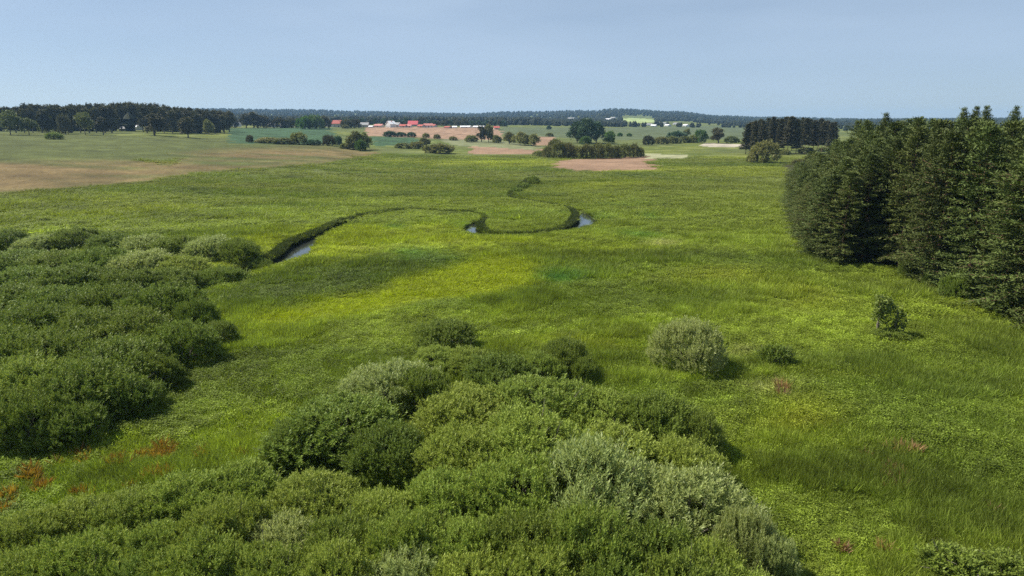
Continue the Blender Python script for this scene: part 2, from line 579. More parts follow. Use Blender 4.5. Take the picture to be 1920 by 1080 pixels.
def plain_mat(name, c, c2=None, rough=.7, scale=2.0, spec=.3):
    m, nt, out = new_mat(name)
    tc = node(nt, 'ShaderNodeTexCoord')
    nz = node(nt, 'ShaderNodeTexNoise')
    nz.inputs['Scale'].default_value = scale
    nz.inputs['Detail'].default_value = 5
    nt.links.new(tc.outputs['Object'], nz.inputs[0])
    col = mixrgb(nt, nz.outputs[0], c, c2 or tuple(k * .8 for k in c))
    p = node(nt, 'ShaderNodeBsdfPrincipled')
    p.inputs['Roughness'].default_value = rough
    p.inputs['Specular IOR Level'].default_value = spec
    nt.links.new(col, p.inputs['Base Color'])
    nt.links.new(p.outputs[0], out.inputs[0])
    return m


def ground_mat():
    m, nt, out = new_mat('ground_cover')
    a = node(nt, 'ShaderNodeAttribute', attribute_name='cover')
    tc = node(nt, 'ShaderNodeNewGeometry')
    n1 = node(nt, 'ShaderNodeTexNoise')
    n1.inputs['Scale'].default_value = .9
    n1.inputs['Detail'].default_value = 8
    n1.inputs['Roughness'].default_value = .7
    nt.links.new(tc.outputs['Position'], n1.inputs[0])
    n2 = node(nt, 'ShaderNodeTexNoise')
    n2.inputs['Scale'].default_value = .12
    n2.inputs['Detail'].default_value = 6
    nt.links.new(tc.outputs['Position'], n2.inputs[0])
    mr = node(nt, 'ShaderNodeMapRange')
    mr.inputs[1].default_value, mr.inputs[2].default_value = .3, .7
    mr.inputs[3].default_value, mr.inputs[4].default_value = .6, 1.35
    nt.links.new(n1.outputs[0], mr.inputs[0])
    mr2 = node(nt, 'ShaderNodeMapRange')
    mr2.inputs[1].default_value, mr2.inputs[2].default_value = .3, .7
    mr2.inputs[3].default_value, mr2.inputs[4].default_value = .8, 1.2
    nt.links.new(n2.outputs[0], mr2.inputs[0])
    mu = node(nt, 'ShaderNodeMath', operation='MULTIPLY')
    nt.links.new(mr.outputs[0], mu.inputs[0])
    nt.links.new(mr2.outputs[0], mu.inputs[1])
    c = mixrgb(nt, 1.0, a.outputs['Color'], mu.outputs[0], 'MULTIPLY')
    p = node(nt, 'ShaderNodeBsdfPrincipled')
    p.inputs['Roughness'].default_value = .95
    p.inputs['Specular IOR Level'].default_value = .1
    nt.links.new(c, p.inputs['Base Color'])
    bp = node(nt, 'ShaderNodeBump')
    bp.inputs['Strength'].default_value = .8
    bp.inputs['Distance'].default_value = .5
    nt.links.new(n1.outputs[0], bp.inputs['Height'])
    nt.links.new(bp.outputs[0], p.inputs['Normal'])
    nt.links.new(p.outputs[0], out.inputs[0])
    return m


def grass_mat():
    m, nt, out = new_mat('sedge_blades')
    a = node(nt, 'ShaderNodeAttribute', attribute_name='tint', attribute_type='INSTANCER')
    tone = node(nt, 'ShaderNodeAttribute', attribute_name='tone')
    mr = node(nt, 'ShaderNodeMapRange')
    mr.inputs[3].default_value, mr.inputs[4].default_value = .7, 1.35
    nt.links.new(tone.outputs['Fac'], mr.inputs[0])
    c = mixrgb(nt, 1.0, a.outputs['Color'], mr.outputs[0], 'MULTIPLY')
    p = node(nt, 'ShaderNodeBsdfPrincipled')
    p.inputs['Roughness'].default_value = .6
    p.inputs['Specular IOR Level'].default_value = .2
    nt.links.new(c, p.inputs['Base Color'])
    tr = node(nt, 'ShaderNodeBsdfTranslucent')
    tcol = mixrgb(nt, 1.0, c, (1.15, 1.2, .6), 'MULTIPLY')
    nt.links.new(tcol, tr.inputs[0])
    mx = node(nt, 'ShaderNodeMixShader')
    mx.inputs[0].default_value = .4
    nt.links.new(p.outputs[0], mx.inputs[1])
    nt.links.new(tr.outputs[0], mx.inputs[2])
    nt.links.new(mx.outputs[0], out.inputs[0])
    return m


def water_mat():
    m, nt, out = new_mat('stream_water')
    p = node(nt, 'ShaderNodeBsdfPrincipled')
    p.inputs['Base Color'].default_value = (.03, .035, .03, 1)
    p.inputs['Roughness'].default_value = .06
    p.inputs['IOR'].default_value = 1.33
    p.inputs['Specular IOR Level'].default_value = .9
    nz = node(nt, 'ShaderNodeTexNoise')
    nz.inputs['Scale'].default_value = 1.2
    g = node(nt, 'ShaderNodeNewGeometry')
    nt.links.new(g.outputs['Position'], nz.inputs[0])
    bp = node(nt, 'ShaderNodeBump')
    bp.inputs['Strength'].default_value = .08
    bp.inputs['Distance'].default_value = .05
    nt.links.new(nz.outputs[0], bp.inputs['Height'])
    nt.links.new(bp.outputs[0], p.inputs['Normal'])
    nt.links.new(p.outputs[0], out.inputs[0])
    return m


M_GROUND, M_GRASS, M_WATER = ground_mat(), grass_mat(), water_mat()
M_WILLOW = foliage_mat('willow_leaf', (0.118, 0.167, 0.023), (0.266, 0.332, 0.054), under=(0.295, 0.342, 0.100), trans=.25, val=.16)
M_SILVER = foliage_mat('silver_willow_leaf', (0.125, 0.159, 0.039), (0.312, 0.358, 0.124), under=(0.476, 0.521, 0.239), trans=.22, rough=.45, val=.10)
M_SALLOW = foliage_mat('sallow_leaf', (0.079, 0.119, 0.018), (0.175, 0.234, 0.034), under=(0.211, 0.259, 0.071), trans=.22, val=.16)
M_PINE = foliage_mat('pine_needle', (0.051, 0.074, 0.018), (0.127, 0.154, 0.040), trans=.06, rough=.6, hue=.012, val=.22)
M_COPSE = foliage_mat('copse_needle', (0.058, 0.061, 0.035), (0.130, 0.123, 0.069), trans=.1, rough=.7, hue=.01, val=.2)
M_DARKTREE = foliage_mat('dull_leaf', (0.055, 0.056, 0.030), (0.122, 0.118, 0.062), trans=.15, rough=.7, hue=.012, val=.3)
M_PALETREE = foliage_mat('pale_green_leaf', (0.091, 0.111, 0.039), (0.169, 0.195, 0.078), trans=.25, hue=.015, val=.2)
M_OLIVETREE = foliage_mat('olive_leaf', (0.118, 0.126, 0.044), (0.237, 0.236, 0.090), trans=.25, hue=.02, val=.25)
M_BRIGHTTREE = foliage_mat('bright_leaf', (0.052, 0.109, 0.025), (0.115, 0.196, 0.052), trans=.3, hue=.02, val=.15)
M_BLUETREE = foliage_mat('bluish_leaf', (0.036, 0.076, 0.047), (0.083, 0.138, 0.076), trans=.2, hue=.02, val=.15)
M_BARK = bark_mat('grey_brown_bark', (.10, .085, .065), (.19, .165, .13))
M_PINEBARK = bark_mat('pine_bark', (.13, .075, .045), (.26, .15, .09))
M_DEADBARK = bark_mat('bleached_bark', (.26, .24, .22), (.42, .40, .37))

# ------------------------------------------------------------------ ground, one sheet split by land cover
fine = np.radians(np.linspace(-50, 50, 720))
coarse = np.radians(np.linspace(50, 310, 60)[1:-1])
AZ = np.concatenate([fine, coarse])
R = np.concatenate([[0.01, 5, 9], np.exp(np.linspace(math.log(13), math.log(230), 250)), np.exp(np.linspace(math.log(230), math.log(6800), 150))[1:]])
rr, aa = np.meshgrid(R, AZ, indexing='ij')
GX, GY = rr * np.sin(aa), rr * np.cos(aa)
GZ = height(GX, GY)
nr, na = GX.shape
GV = np.stack([GX, GY, GZ], -1).reshape(-1, 3)
i = np.arange(nr - 1)[:, None] * na + np.arange(na)[None]
j = np.arange(nr - 1)[:, None] * na + (np.arange(na)[None] + 1) % na
GQ = np.stack([i, i + na, j + na, j], -1).reshape(-1, 4)
GREG, GPX, GPY = regions(GV[:, 0], GV[:, 1], GV[:, 2])
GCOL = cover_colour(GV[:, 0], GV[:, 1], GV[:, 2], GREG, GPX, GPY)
qreg = GREG[GQ[:, 0]]
LBL = {
    'meadow': ('meadow', 'wide green sedge meadow over the valley floor'), 'hay_field': ('hay_field', 'smooth green hay field rising to the tree line'),
    'mown_field': ('mown_field', 'tan mown strip across the left field'), 'crop_field': ('crop_field', 'bluish green crop field before the village'),
    'stubble_field': ('stubble_field', 'pinkish bare field below the red roofs'), 'reed_bed': ('reed_bed', 'dry pinkish reed bed by the willow row'),
    'pale_sedge': ('pale_sedge', 'cream coloured strip of sedge right of the willow row'), 'pale_meadow': ('pale_meadow', 'pale grassy meadow beyond the reed bed'),
    'dirt_track': ('dirt_track', 'pale dirt track before the dark copse'), 'far_pasture': ('far_pasture', 'pale pasture at the foot of the far hill'),
    'hillside_clearing': ('hillside_clearing', 'pale green clearing on the wooded far hill'), 'forest_floor': ('forest_floor', 'dark shaded floor under the pine wood')}
for n, k in RIDX.items():
    q = GQ[qreg == k]
    if not len(q):
        continue
    used, inv = np.unique(q.ravel(), return_inverse=True)
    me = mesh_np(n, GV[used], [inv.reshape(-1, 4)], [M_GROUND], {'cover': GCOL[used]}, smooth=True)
    tag(obj(n, me), LBL[n][1], None, None, 'structure')

# stream water
wv, wq = [], []
tan = norm(np.gradient(SP, axis=0))
nrm = np.stack([-tan[:, 1], tan[:, 0]], -1)
for k in range(len(SP)):
    for s in (-1, 0, 1):
        p = SP[k] + nrm[k] * s * (SW[k] + .9)
        wv.append((p[0], p[1], -0.62))
for k in range(len(SP) - 1):
    for s in (0, 1):
        a = k * 3 + s
        wq.append((a, a + 3, a + 4, a + 1))
tag(obj('stream', mesh_np('stream', np.array(wv), [np.array(wq)], [M_WATER], smooth=True)), 'narrow stream winding through the meadow', None, None, 'structure')


# ------------------------------------------------------------------ plants
def lobes_for(rng, Rr, H, n):
    out = []
    for k in range(n):
        a = rng.uniform(0, 2 * math.pi)
        d = Rr * math.sqrt(rng.uniform(.05, .42)) if k else 0
        rad = Rr * rng.uniform(.36, .52) if k else Rr * .70
        top = H * (1 - .60 * (d / Rr) ** 1.8) * rng.uniform(.90, 1.02)
        rz = max(top * .62, .3)
        out.append((np.array([d * math.cos(a), d * math.sin(a), top - rz]), np.array([rad, rad * rng.uniform(.85, 1.1), rz])))
    return out


def crown_points(rng, lobes, n, zmin=.12, depth=.22):
    vol = np.array([l[1][0] * l[1][2] for l in lobes])
    pick = rng.choice(len(lobes), size=n * 3, p=vol / vol.sum())
    C = np.array([l[0] for l in lobes])[pick]
    S = np.array([l[1] for l in lobes])[pick]
    u = rand_unit(rng, n * 3)
    u[:, 2] = np.where(u[:, 2] < -.45, -u[:, 2], u[:, 2])
    bump = 1 + .10 * np.sin(u[:, :1] * 7 + pick[:, None]) * np.cos(u[:, 1:2] * 6 + pick[:, None] * 2)
    f = 1 - depth * rng.random((n * 3, 1)) ** 1.6
    P = C + u * S * f * bump
    keep = P[:, 2] > zmin
    for k, (c, s) in enumerate(lobes):
        q = (((P - c) / s) ** 2).sum(1)
        keep &= ~((q < .72 ** 2) & (pick != k))
    P, u, S = P[keep][:n], u[keep][:n], S[keep][:n]
    return P, norm(u / S)


def shrub_mesh(name, seed, Rr, H, nsh, leaf, wid, mat, nl=7, per=13, upness=.7):
    rng = np.random.default_rng(seed)
    lob = lobes_for(rng, Rr, H, nl)
    P, N = crown_points(rng, lob, nsh)
    g = 4.6 * 3.0 / Rr
    cl = np.sin(P[:, 0] * g + 1.3 * np.sin(P[:, 1] * g * .8 + seed)) * np.cos(P[:, 1] * g * 1.1 + 1.1 * np.sin(P[:, 2] * g)) + .6 * np.sin(P[:, 2] * g * 1.5 + P[:, 0] * g * .5 + seed)
    P = P + N * (cl[:, None] * .21 * Rr / 3.0)
    ok = cl > -.95 + .35 * rng.random(len(P))
    P, N = P[ok], N[ok]
    n = len(P)
    d = norm(N * .6 + np.array([0, 0, upness]) + rng.normal(size=(n, 3)) * .28)
    ls = rng.uniform(.30, .65, n) * (leaf / .17) ** .6
    tall = rng.random(n) < .05
    ls = np.where(tall, ls * 1.7, ls)
    d = np.where(tall[:, None], norm(d + np.array([0, 0, .6])), d)
    P = P + d * np.where(tall, .22 * Rr / 3, 0)[:, None]
    t = (np.arange(per) + .5) / per
    base = P[:, None] + d[:, None] * (ls[:, None, None] * (t[None, :, None] - .55))
    a = norm(np.cross(d, rand_unit(rng, n)))
    b = np.cross(d, a)
    ph = rng.uniform(0, 6.28, (n, 1)) + np.arange(per)[None] * 2.4
    rad = np.cos(ph)[..., None] * a[:, None] + np.sin(ph)[..., None] * b[:, None]
    k = .55 + .45 * t[None, :, None]
    ld = norm(d[:, None] * k + rad * (1.15 - k * .6) + rng.normal(size=(n, per, 3)) * .12).reshape(-1, 3)
    side = norm(np.cross(ld, np.repeat(d, per, 0) + rng.normal(size=(n * per, 3)) * .25))
    L = leaf * rng.uniform(.7, 1.25, n * per)
    V, Q = kites(base.reshape(-1, 3), ld, side, L, wid * L / leaf, .45)
    tone = np.clip(.45 * rng.random(n)[:, None] + .35 * rng.random((n, per)) + .2 * t[None], 0, 1).reshape(-1)
    V[:, 2] = np.maximum(V[:, 2], .02)
    crown = mesh_np(name + '_foliage', V, [Q], [mat], {'tone': np.repeat(tone, 4)})
    tubes = [tube([(0, 0, -.2), (0.05, 0, .25 * H), (.08, .04, .45 * H)], [.11, .09, .05])]
    for c, s in lob:
        e = c + np.array([0, 0, s[2] * .5])
        m = e * np.array([.55, .55, .5]) + rng.normal(size=3) * .12
        tubes.append(tube([(0, 0, .05), m, e], [.07, .05, .015]))
    for k in range(10):
        b0 = P[rng.integers(0, n)]
        dd = norm(b0 * np.array([.5, .5, .2]) + np.array([0, 0, H * .5]) + rng.normal(size=3) * .5)
        tubes.append(tube([b0 * .55, b0 * .9, b0 + dd * rng.uniform(.3, .7)], [.03, .02, .006], 4))
    v, q = join_tubes(tubes)
    stem = mesh_np(name + '_trunk', v, [q], [M_BARK], smooth=True)
    return {'foliage': crown, 'trunk': stem, 'R': np.percentile(np.hypot(V[:, 0], V[:, 1]), 98), 'H': np.percentile(V[:, 2], 99.5)}


def pine_mesh(name, seed, H, Rr, mat, first=.06, sprays=9, leaf=.42, crownpow=.75):
    rng = np.random.default_rng(seed)
    P, D, T = [], [], []
    z = H * first
    tubes = []
    lean = rng.normal(size=2) * .02
    tr = np.linspace(0, 1, 9)
    tp = np.stack([lean[0] * H * tr ** 2, lean[1] * H * tr ** 2, H * tr * .985], -1)
    tubes.append(tube(tp, .19 * (H / 18) * (1 - tr) ** .8 + .02, 8))
    while z < H * .985:
        f = z / H
        lmax = Rr * (1 - f ** (2.3 / crownpow)) ** .8 * min(1, .7 + f * 1.6)
        nb = rng.integers(5, 8)
        a0 = rng.uniform(0, 6.28)
        for b in range(nb):
            a = a0 + b * 6.283 / nb + rng.normal() * .22
            l = max(.35, lmax * rng.uniform(.55, 1.15) * (1 + .22 * math.sin(2 * a + 9 * f + seed) + .16 * math.sin(3 * a - 17 * f + seed * 2)))
            rise = -.04 + .62 * f ** 2 + rng.normal() * .14
            out = np.array([math.cos(a), math.sin(a)])
            m = max(2, int(round(sprays * l / Rr + 2)))
            s = np.linspace(.28 if l > 1 else .4, 1.0, m)
            x = out[None] * (l * s)[:, None]
            zz = z + rise * l * s - .16 * l * s ** 2 + .13 * l * s ** 4
            pts = np.concatenate([x + lean * H * f * f, zz[:, None]], 1)
            for pnt, ss in zip(pts, s):
                nk = 11
                dd = norm(np.concatenate([out, [rise * .6 + .22]])[None] * .9 + rng.normal(size=(nk, 3)) * np.array([.66, .66, .42]))
                P.append(pnt + rng.normal(size=(nk, 3)) * np.array([.27, .27, .09]))
                D.append(dd)
                T.append(np.clip(.4 * rng.random() + .35 * rng.random(nk) + .3 * (ss - .4), 0, 1))
            if b % 2 == 0 and z < H * .8:
                tubes.append(tube([(lean[0] * H * f * f, lean[1] * H * f * f, z), tuple(pts[len(pts) // 2]), tuple(pts[-1])], [.05, .03, .01], 4))
        z += H * rng.uniform(.018, .034)
    P, D, T = np.concatenate(P), np.concatenate(D), np.concatenate(T)
    side = norm(np.cross(D, np.array([0, 0, 1.]) + rng.normal(size=D.shape) * .45))
    L = leaf * rng.uniform(.7, 1.3, len(P))
    V, Q = kites(P - D * (L[:, None] * .35), D, side, L, L * .26, .5)
    V[:, 2] = np.maximum(V[:, 2], .03)
    crown = mesh_np(name + '_crown', V, [Q], [mat], {'tone': np.repeat(T, 4)})
    v, q = join_tubes(tubes)
    trunk = mesh_np(name + '_trunk', v, [q], [M_PINEBARK], smooth=True)
    return {'crown': crown, 'trunk': trunk, 'R': np.percentile(np.hypot(V[:, 0], V[:, 1]), 98), 'H': V[:, 2].max()}


def tree_mesh(name, seed, H, Rr, mat, bole=.18, leaf=.55, ncl=520, shape='round'):
    rng = np.random.default_rng(seed)
    lob = []
    n = 9
    hc = H * (1 - bole)
    for k in range(n):
        a = rng.uniform(0, 6.28)
        f = (k + .5) / n
        w = math.sin(math.pi * min(.92, .25 + .62 * f)) if shape == 'round' else (1 - f) ** .5 * .9 + .15
        d = Rr * .5 * w * rng.uniform(.4, 1.1)
        rad = Rr * rng.uniform(.38, .55) * (.55 + .5 * w)
        zc = H * bole + hc * (.12 + .74 * f)
        lob.append((np.array([d * math.cos(a), d * math.sin(a), zc]), np.array([rad, rad, rad * rng.uniform(.8, 1.15)])))
    P, N = crown_points(rng, lob, ncl, zmin=H * bole * .7, depth=.35)
    per = 7
    m = len(P)
    base = np.repeat(P, per, 0) + rng.normal(size=(m * per, 3)) * leaf * .55
    d = norm(np.repeat(N, per, 0) * .5 + rng.normal(size=(m * per, 3)) * .7 + np.array([0, 0, .25]))
    side = norm(np.cross(d, rng.normal(size=d.shape)))
    L = leaf * rng.uniform(.7, 1.3, m * per)
    V, Q = kites(base - d * L[:, None] * .5, d, side, L, L * .62, .5)
    tone = np.clip(np.repeat(.5 * rng.random(m), per) + .5 * rng.random(m * per), 0, 1)
    crown = mesh_np(name + '_crown', V, [Q], [mat], {'tone': np.repeat(tone, 4)})
    tr = np.linspace(0, 1, 6)
    wob = rng.normal(size=(6, 2)) * .02 * H * tr[:, None]
    tubes = [tube(np.concatenate([wob, (H * .72 * tr)[:, None]], 1), H * .02 * (1 - tr) ** .7 + .03, 7)]
    for c, s in lob:
        tubes.append(tube([(0, 0, H * bole * rng.uniform(.7, 1.6)), c * np.array([.5, .5, .8]), c], [H * .009, H * .006, .03], 5))
    v, q = join_tubes(tubes)
    return {'crown': crown, 'trunk': mesh_np(name + '_trunk', v, [q], [M_BARK], smooth=True), 'R': np.percentile(np.hypot(V[:, 0], V[:, 1]), 98), 'H': V[:, 2].max()}


def depth_of(x, y, z=0.):
    return y * math.cos(PITCH) + (CAM_H - z) * math.sin(PITCH)


ORD = 'first second third fourth fifth sixth seventh eighth ninth tenth eleventh twelfth thirteenth fourteenth fifteenth sixteenth seventeenth eighteenth nineteenth twentieth'.split()
ORD += ['twenty-' + w for w in ORD[:9]] + ['thirtieth']
ROWS = {}


def in_row(key, o):
    ROWS.setdefault(key, []).append(o)
    return o


def label_rows():
    for key, lst in ROWS.items():
        lst.sort(key=lambda o: o.location.x / max(o.location.y, 1))
        for k, o in enumerate(lst):
            if k < len(ORD):
                o['label'] = key % ORD[k]


PARTS = ('foliage', 'crown', 'trunk')


def plant(kind, proto, x, y, h, w=None, label='', cat='tree', group=None, rz=None, sink=.05):
    """one plant with its parts; h = height, w = crown width"""
    sz = h / proto['H']
    sx = sz if w is None else w / (2 * proto['R'])
    z = float(height(np.array([x]), np.array([y]))[0]) - sink
    e = empty(kind, (x, y, z), random.uniform(0, 6.28) if rz is None else rz, (sx, sx * random.uniform(.92, 1.08), sz))
    tag(e, label, cat, group)
    for p in PARTS:
        if p in proto:
            obj(p, proto[p], e)
    return e


# -- willow shrubs
WIL = [shrub_mesh('willow_%d' % k, 100 + k, 3.0, 3.3, 2900, .155, .056, M_WILLOW, nl=6 + k % 3) for k in range(5)]
SIL = [shrub_mesh('silver_willow_%d' % k, 200 + k, 3.2, 3.8, 2300, .20, .056, M_SILVER, nl=7, upness=.95) for k in range(3)]
SAL = [shrub_mesh('sallow_%d' % k, 300 + k, 3.0, 3.3, 2700, .155, .060, M_SALLOW, nl=6 + k % 3) for k in range(4)]
SMALL = [shrub_mesh('bush_%d' % k, 400 + k, 1.2, 1.4, 380, .17, .06, M_SALLOW, nl=4) for k in range(2)]
FARB = {m.name: [shrub_mesh('%s_bush_%d' % (m.name, k), 540 + k, 4.0, 4.6, 420, .7, .34, m, nl=7, per=8) for k in range(2)] for m in (M_OLIVETREE, M_BLUETREE, M_DARKTREE, M_BRIGHTTREE, M_PALETREE)}
FARW = [shrub_mesh('far_willow_%d' % k, 500 + k, 4.0, 5.0, 620, .55, .22, M_OLIVETREE, nl=8, per=9) for k in range(3)]
KIND = {'w': (WIL, 'willow_shrub', 'shrub'), 's': (SIL, 'silver_willow', 'shrub'), 'd': (SAL, 'sallow_shrub', 'shrub'), 'b': (SMALL, 'small_bush', 'bush')}


def shrub(px, ptop, wpx, h, kind, label, group=None, base=False):
    lib, name, cat = KIND[kind]
    if base:
        x, y = at(px, ptop)
    else:
        x, y = at(px, ptop, h * .93)
        x2, y2 = x, y
    dep = depth_of(x, y, 0 if base else h * .7)
    return plant(name, random.choice(lib), x, y, h * random.uniform(.88, 1.14), wpx / F * dep * random.uniform(1.02, 1.16), label, cat, group)


G_TH = 'willow shrubs of the thicket left of the stream'
THICKET = [
    # px, top, width, height, kind, label
    (10, 432, 100, 3.6, 'w', 'green willow shrub where the thicket back edge meets the left of the photo'),
    (75, 440, 80, 3.4, 's', 'small silvery willow near the far left corner of the thicket'),
    (135, 434, 95, 3.6, 'w', 'green willow on the thicket back edge right of the silvery corner willow'),
    (205, 437, 95, 3.6, 'd', 'dark willow at the middle of the thicket back edge'),
    (268, 440, 85, 3.8, 's', 'silvery willow at the middle of the thicket back edge'),
    (330, 444, 95, 3.8, 'w', 'green willow between the two silvery ones on the thicket back edge'),
    (392, 446, 80, 3.8, 's', 'silvery willow near the right end of the thicket back edge'),
    (445, 454, 75, 3.6, 'd', 'dark willow second from the thicket tip beside the stream'),
    (484, 470, 50, 2.6, 'd', 'low dark willow at the thicket tip touching the stream'),
    (25, 470, 115, 3.8, 'w', None), (110, 472, 110, 3.8, 'w', None), (190, 474, 110, 3.8, 'd', None), (265, 474, 100, 3.8, 's', 'silvery willow in the second row of the thicket'),
    (340, 478, 100, 3.8, 'w', None), (410, 482, 85, 3.8, 'd', 'dark willow over the shaded hollow at the thicket right end'),
    (45, 505, 130, 4.0, 'w', None), (140, 508, 130, 4.0, 'd', None), (230, 507, 120, 4.0, 'd', 'dark willow beside the shaded dip inside the thicket'),
    (315, 503, 100, 3.4, 'd', 'dark willow standing over the deep shade at the notch of the thicket'),
    (10, 538, 130, 4.0, 'w', None), (105, 542, 140, 4.2, 'w', None), (205, 540, 150, 4.4, 'w', 'broad pale green willow below the notch of the thicket'),
    (300, 550, 140, 4.4, 'w', 'tall green willow at the thicket bulge below the notch'),
    (365, 572, 75, 3.6, 'd', 'dark willow on the right shoulder of the thicket bulge'),
    (408, 606, 70, 2.4, 'd', 'low dark shrub sticking out from the thicket bulge onto the lime grass'),
    (55, 585, 150, 4.2, 'w', None), (160, 590, 150, 4.2, 'w', None), (255, 592, 150, 4.4, 'd', None), (335, 612, 110, 3.8, 'd', 'dark willow under the bulge of the thicket by the grass'),
    (0, 632, 150, 4.2, 'w', None), (105, 640, 160, 4.2, 'w', None), (210, 645, 160, 4.2, 'w', None), (285, 662, 90, 3.4, 'd', 'dark willow at the second step of the thicket front edge'),
    (50, 690, 170, 4.0, 'w', None), (150, 695, 160, 4.0, 'd', None), (225, 706, 110, 3.4, 'd', 'dark willow at the third step of the thicket front edge'),
    (-40, 745, 150, 3.8, 'w', None), (45, 752, 140, 3.6, 'd', 'dark willow at the nearest corner of the thicket by the left of the photo'), (140, 752, 130, 3.2, 'd', 'dark willow second from the nearest corner of the thicket'),
    (-90, 480, 150, 4, 'w', None), (-100, 560, 170, 4, 'w', None), (-130, 650, 190, 4, 'd', None),
]
for px, t, w, h, k, lb in THICKET:
    KIND['w'] = (SAL if random.random() < .8 else WIL,) + KIND['w'][1:]
    if lb is None:
        lb = 'dark green willow packed in the middle of the stream side thicket' if k == 'd' else 'leafy green willow packed in the middle of the stream side thicket'
        shrub(px, t, w * 1.22, h * .86, k, lb, 'dark willows inside the thicket' if k == 'd' else 'green willows inside the thicket')
    else:
        shrub(px, t, w * 1.15, h * .9, k, lb, G_TH)

G_FG = 'willow bushes of the near bush mass'
NEAR = [
    (836, 610, 130, 2.4, 'd', 'dark rounded willow topping the near bush mass'),
    (815, 650, 130, 2.2, 'w', 'low pale willow just below the dark topmost one of the near mass'),
    (880, 655, 120, 2.2, 'w', 'green willow right under the topmost dark one of the near mass'),
    (1062, 643, 100, 2.8, 'd', 'dark willow at the upper right shoulder of the near bush mass'),
    (1090, 672, 60, 2.2, 'd', 'narrow dark willow on the shaded side of the upper right shoulder'),
    (945, 676, 140, 2.5, 'd', 'dull green willow between the two upper shoulders of the near mass'),
    (1010, 668, 100, 2.5, 'w', 'greyish green willow left of the upper right shoulder'),
    (735, 688, 190, 3.0, 's', 'pale topped willow dome on the upper left of the near mass'),
    (790, 705, 110, 2.8, 'd', 'dark willow on the shaded right of the pale topped dome'),
    (640, 755, 270, 3.4, 'd', 'large dark green willow dome left of the hollow in the near mass'),
    (560, 790, 150, 2.8, 'd', 'dark willow at the leftmost bulge of the near mass'),
    (720, 800, 160, 3.0, 'd', 'dark willow standing over the deep shaded hollow'),
    (880, 735, 210, 3.0, 'w', 'fresh green willow right of the shaded hollow'),
    (1020, 728, 230, 3.1, 'w', 'broad fresh green willow in the middle of the near mass'),
    (1140, 742, 180, 3.0, 'w', 'fresh green willow left of the dark right hand shoulder'),
    (1230, 752, 170, 3.1, 'd', 'dark willow dome on the right shoulder of the near mass'),
    (1315, 775, 110, 3.0, 'd', 'dark willow at the outermost right bulge beside open grass'),
    (880, 810, 220, 3.2, 'w', 'fresh green willow just right below the hollow'),
    (1000, 800, 240, 3.3, 'w', 'fresh green willow behind the big silvery one'),
    (1160, 815, 220, 3.2, 'w', 'light green willow behind the right half of the big silvery one'),
    (1275, 830, 160, 2.9, 'w', 'light green willow on the right rim behind the silvery one'),
    (1120, 865, 270, 4.0, 's', 'big silvery willow with pale upright shoots in the near centre'),
    (1300, 885, 240, 4.0, 's', 'silvery willow on the right slope of the near mass'),
    (1395, 965, 130, 3.4, 's', 'silvery willow lower down on the right slope'),
    (1455, 1005, 120, 2.8, 's', 'small round silvery willow at the bottom beside open grass'),
    (970, 890, 230, 3.2, 'w', 'green willow left of the big silvery one'),
    (830, 900, 200, 2.9, 'w', 'green willow below the hollow in the near mass'),
    (700, 925, 190, 2.6, 'w', 'low green willow under the large dark dome'),
    (570, 905, 200, 2.8, 'w', 'light green willow under the leftmost bulge'),
    (450, 885, 170, 2.4, 'w', 'low willow at the rim of the rusty weed patch'),
    (350, 905, 190, 2.6, 'w', 'low willow just right of the rusty weed patch'),
    (240, 935, 190, 2.4, 'w', 'low willow below the rusty weed patch'),
    (130, 955, 180, 2.2, 'w', 'second low willow from the bottom left corner'),
    (35, 985, 170, 2.2, 'w', 'low willow in the bottom left corner'),
    (290, 985, 200, 2.8, 'w', None), (410, 965, 200, 2.8, 'w', None), (530, 975, 210, 2.8, 's', 'dull silvery willow low in the left half of the near mass'),
    (640, 985, 200, 2.8, 'd', None), (750, 985, 210, 2.9, 'w', None), (865, 985, 210, 3.0, 'w', None), (985, 985, 220, 3.2, 'd', None),
    (1110, 975, 230, 3.6, 'w', 'green willow at the foot of the big silvery one'), (1235, 985, 220, 3.6, 'd', 'dull green willow at the foot of the right silvery slope'), (1340, 1020, 170, 3.2, 'w', None),
    (140, 1030, 210, 2.6, 'w', None), (260, 1045, 210, 2.7, 'd', None), (380, 1035, 210, 2.8, 'w', None), (500, 1045, 220, 2.8, 'w', None), (625, 1050, 220, 2.8, 'w', None),
    (760, 1040, 210, 2.9, 's', 'silvery willow touching the bottom edge left of centre'), (890, 1055, 220, 3.0, 'w', None), (1020, 1050, 230, 3.2, 'w', None), (1160, 1060, 230, 3.4, 'd', None), (1290, 1065, 220, 3.2, 'd', None),
    (20, 1060, 200, 2.4, 'w', None), (1400, 1085, 180, 2.6, 'w', None), (-90, 1010, 200, 2.4, 'w', None),
    (1790, 1035, 130, 1.2, 'b', 'low dark bush in the grass at the bottom right'), (1895, 1045, 100, 1.1, 'b', 'low dark bush in the bottom right corner'),
]
KIND['w'] = (WIL,) + KIND['w'][1:]
for px, t, w, h, k, lb in NEAR:
    if lb is None:
        lb = 'dark green willow filling the bottom of the near bush mass' if k == 'd' else 'leafy green willow filling the bottom of the near bush mass'
        shrub(px, t, w, h, k, lb, 'dark willows along the bottom edge' if k == 'd' else 'green willows along the bottom edge')
    else:
        shrub(px, t, w, h, k, lb, G_FG if px < 1700 else None)

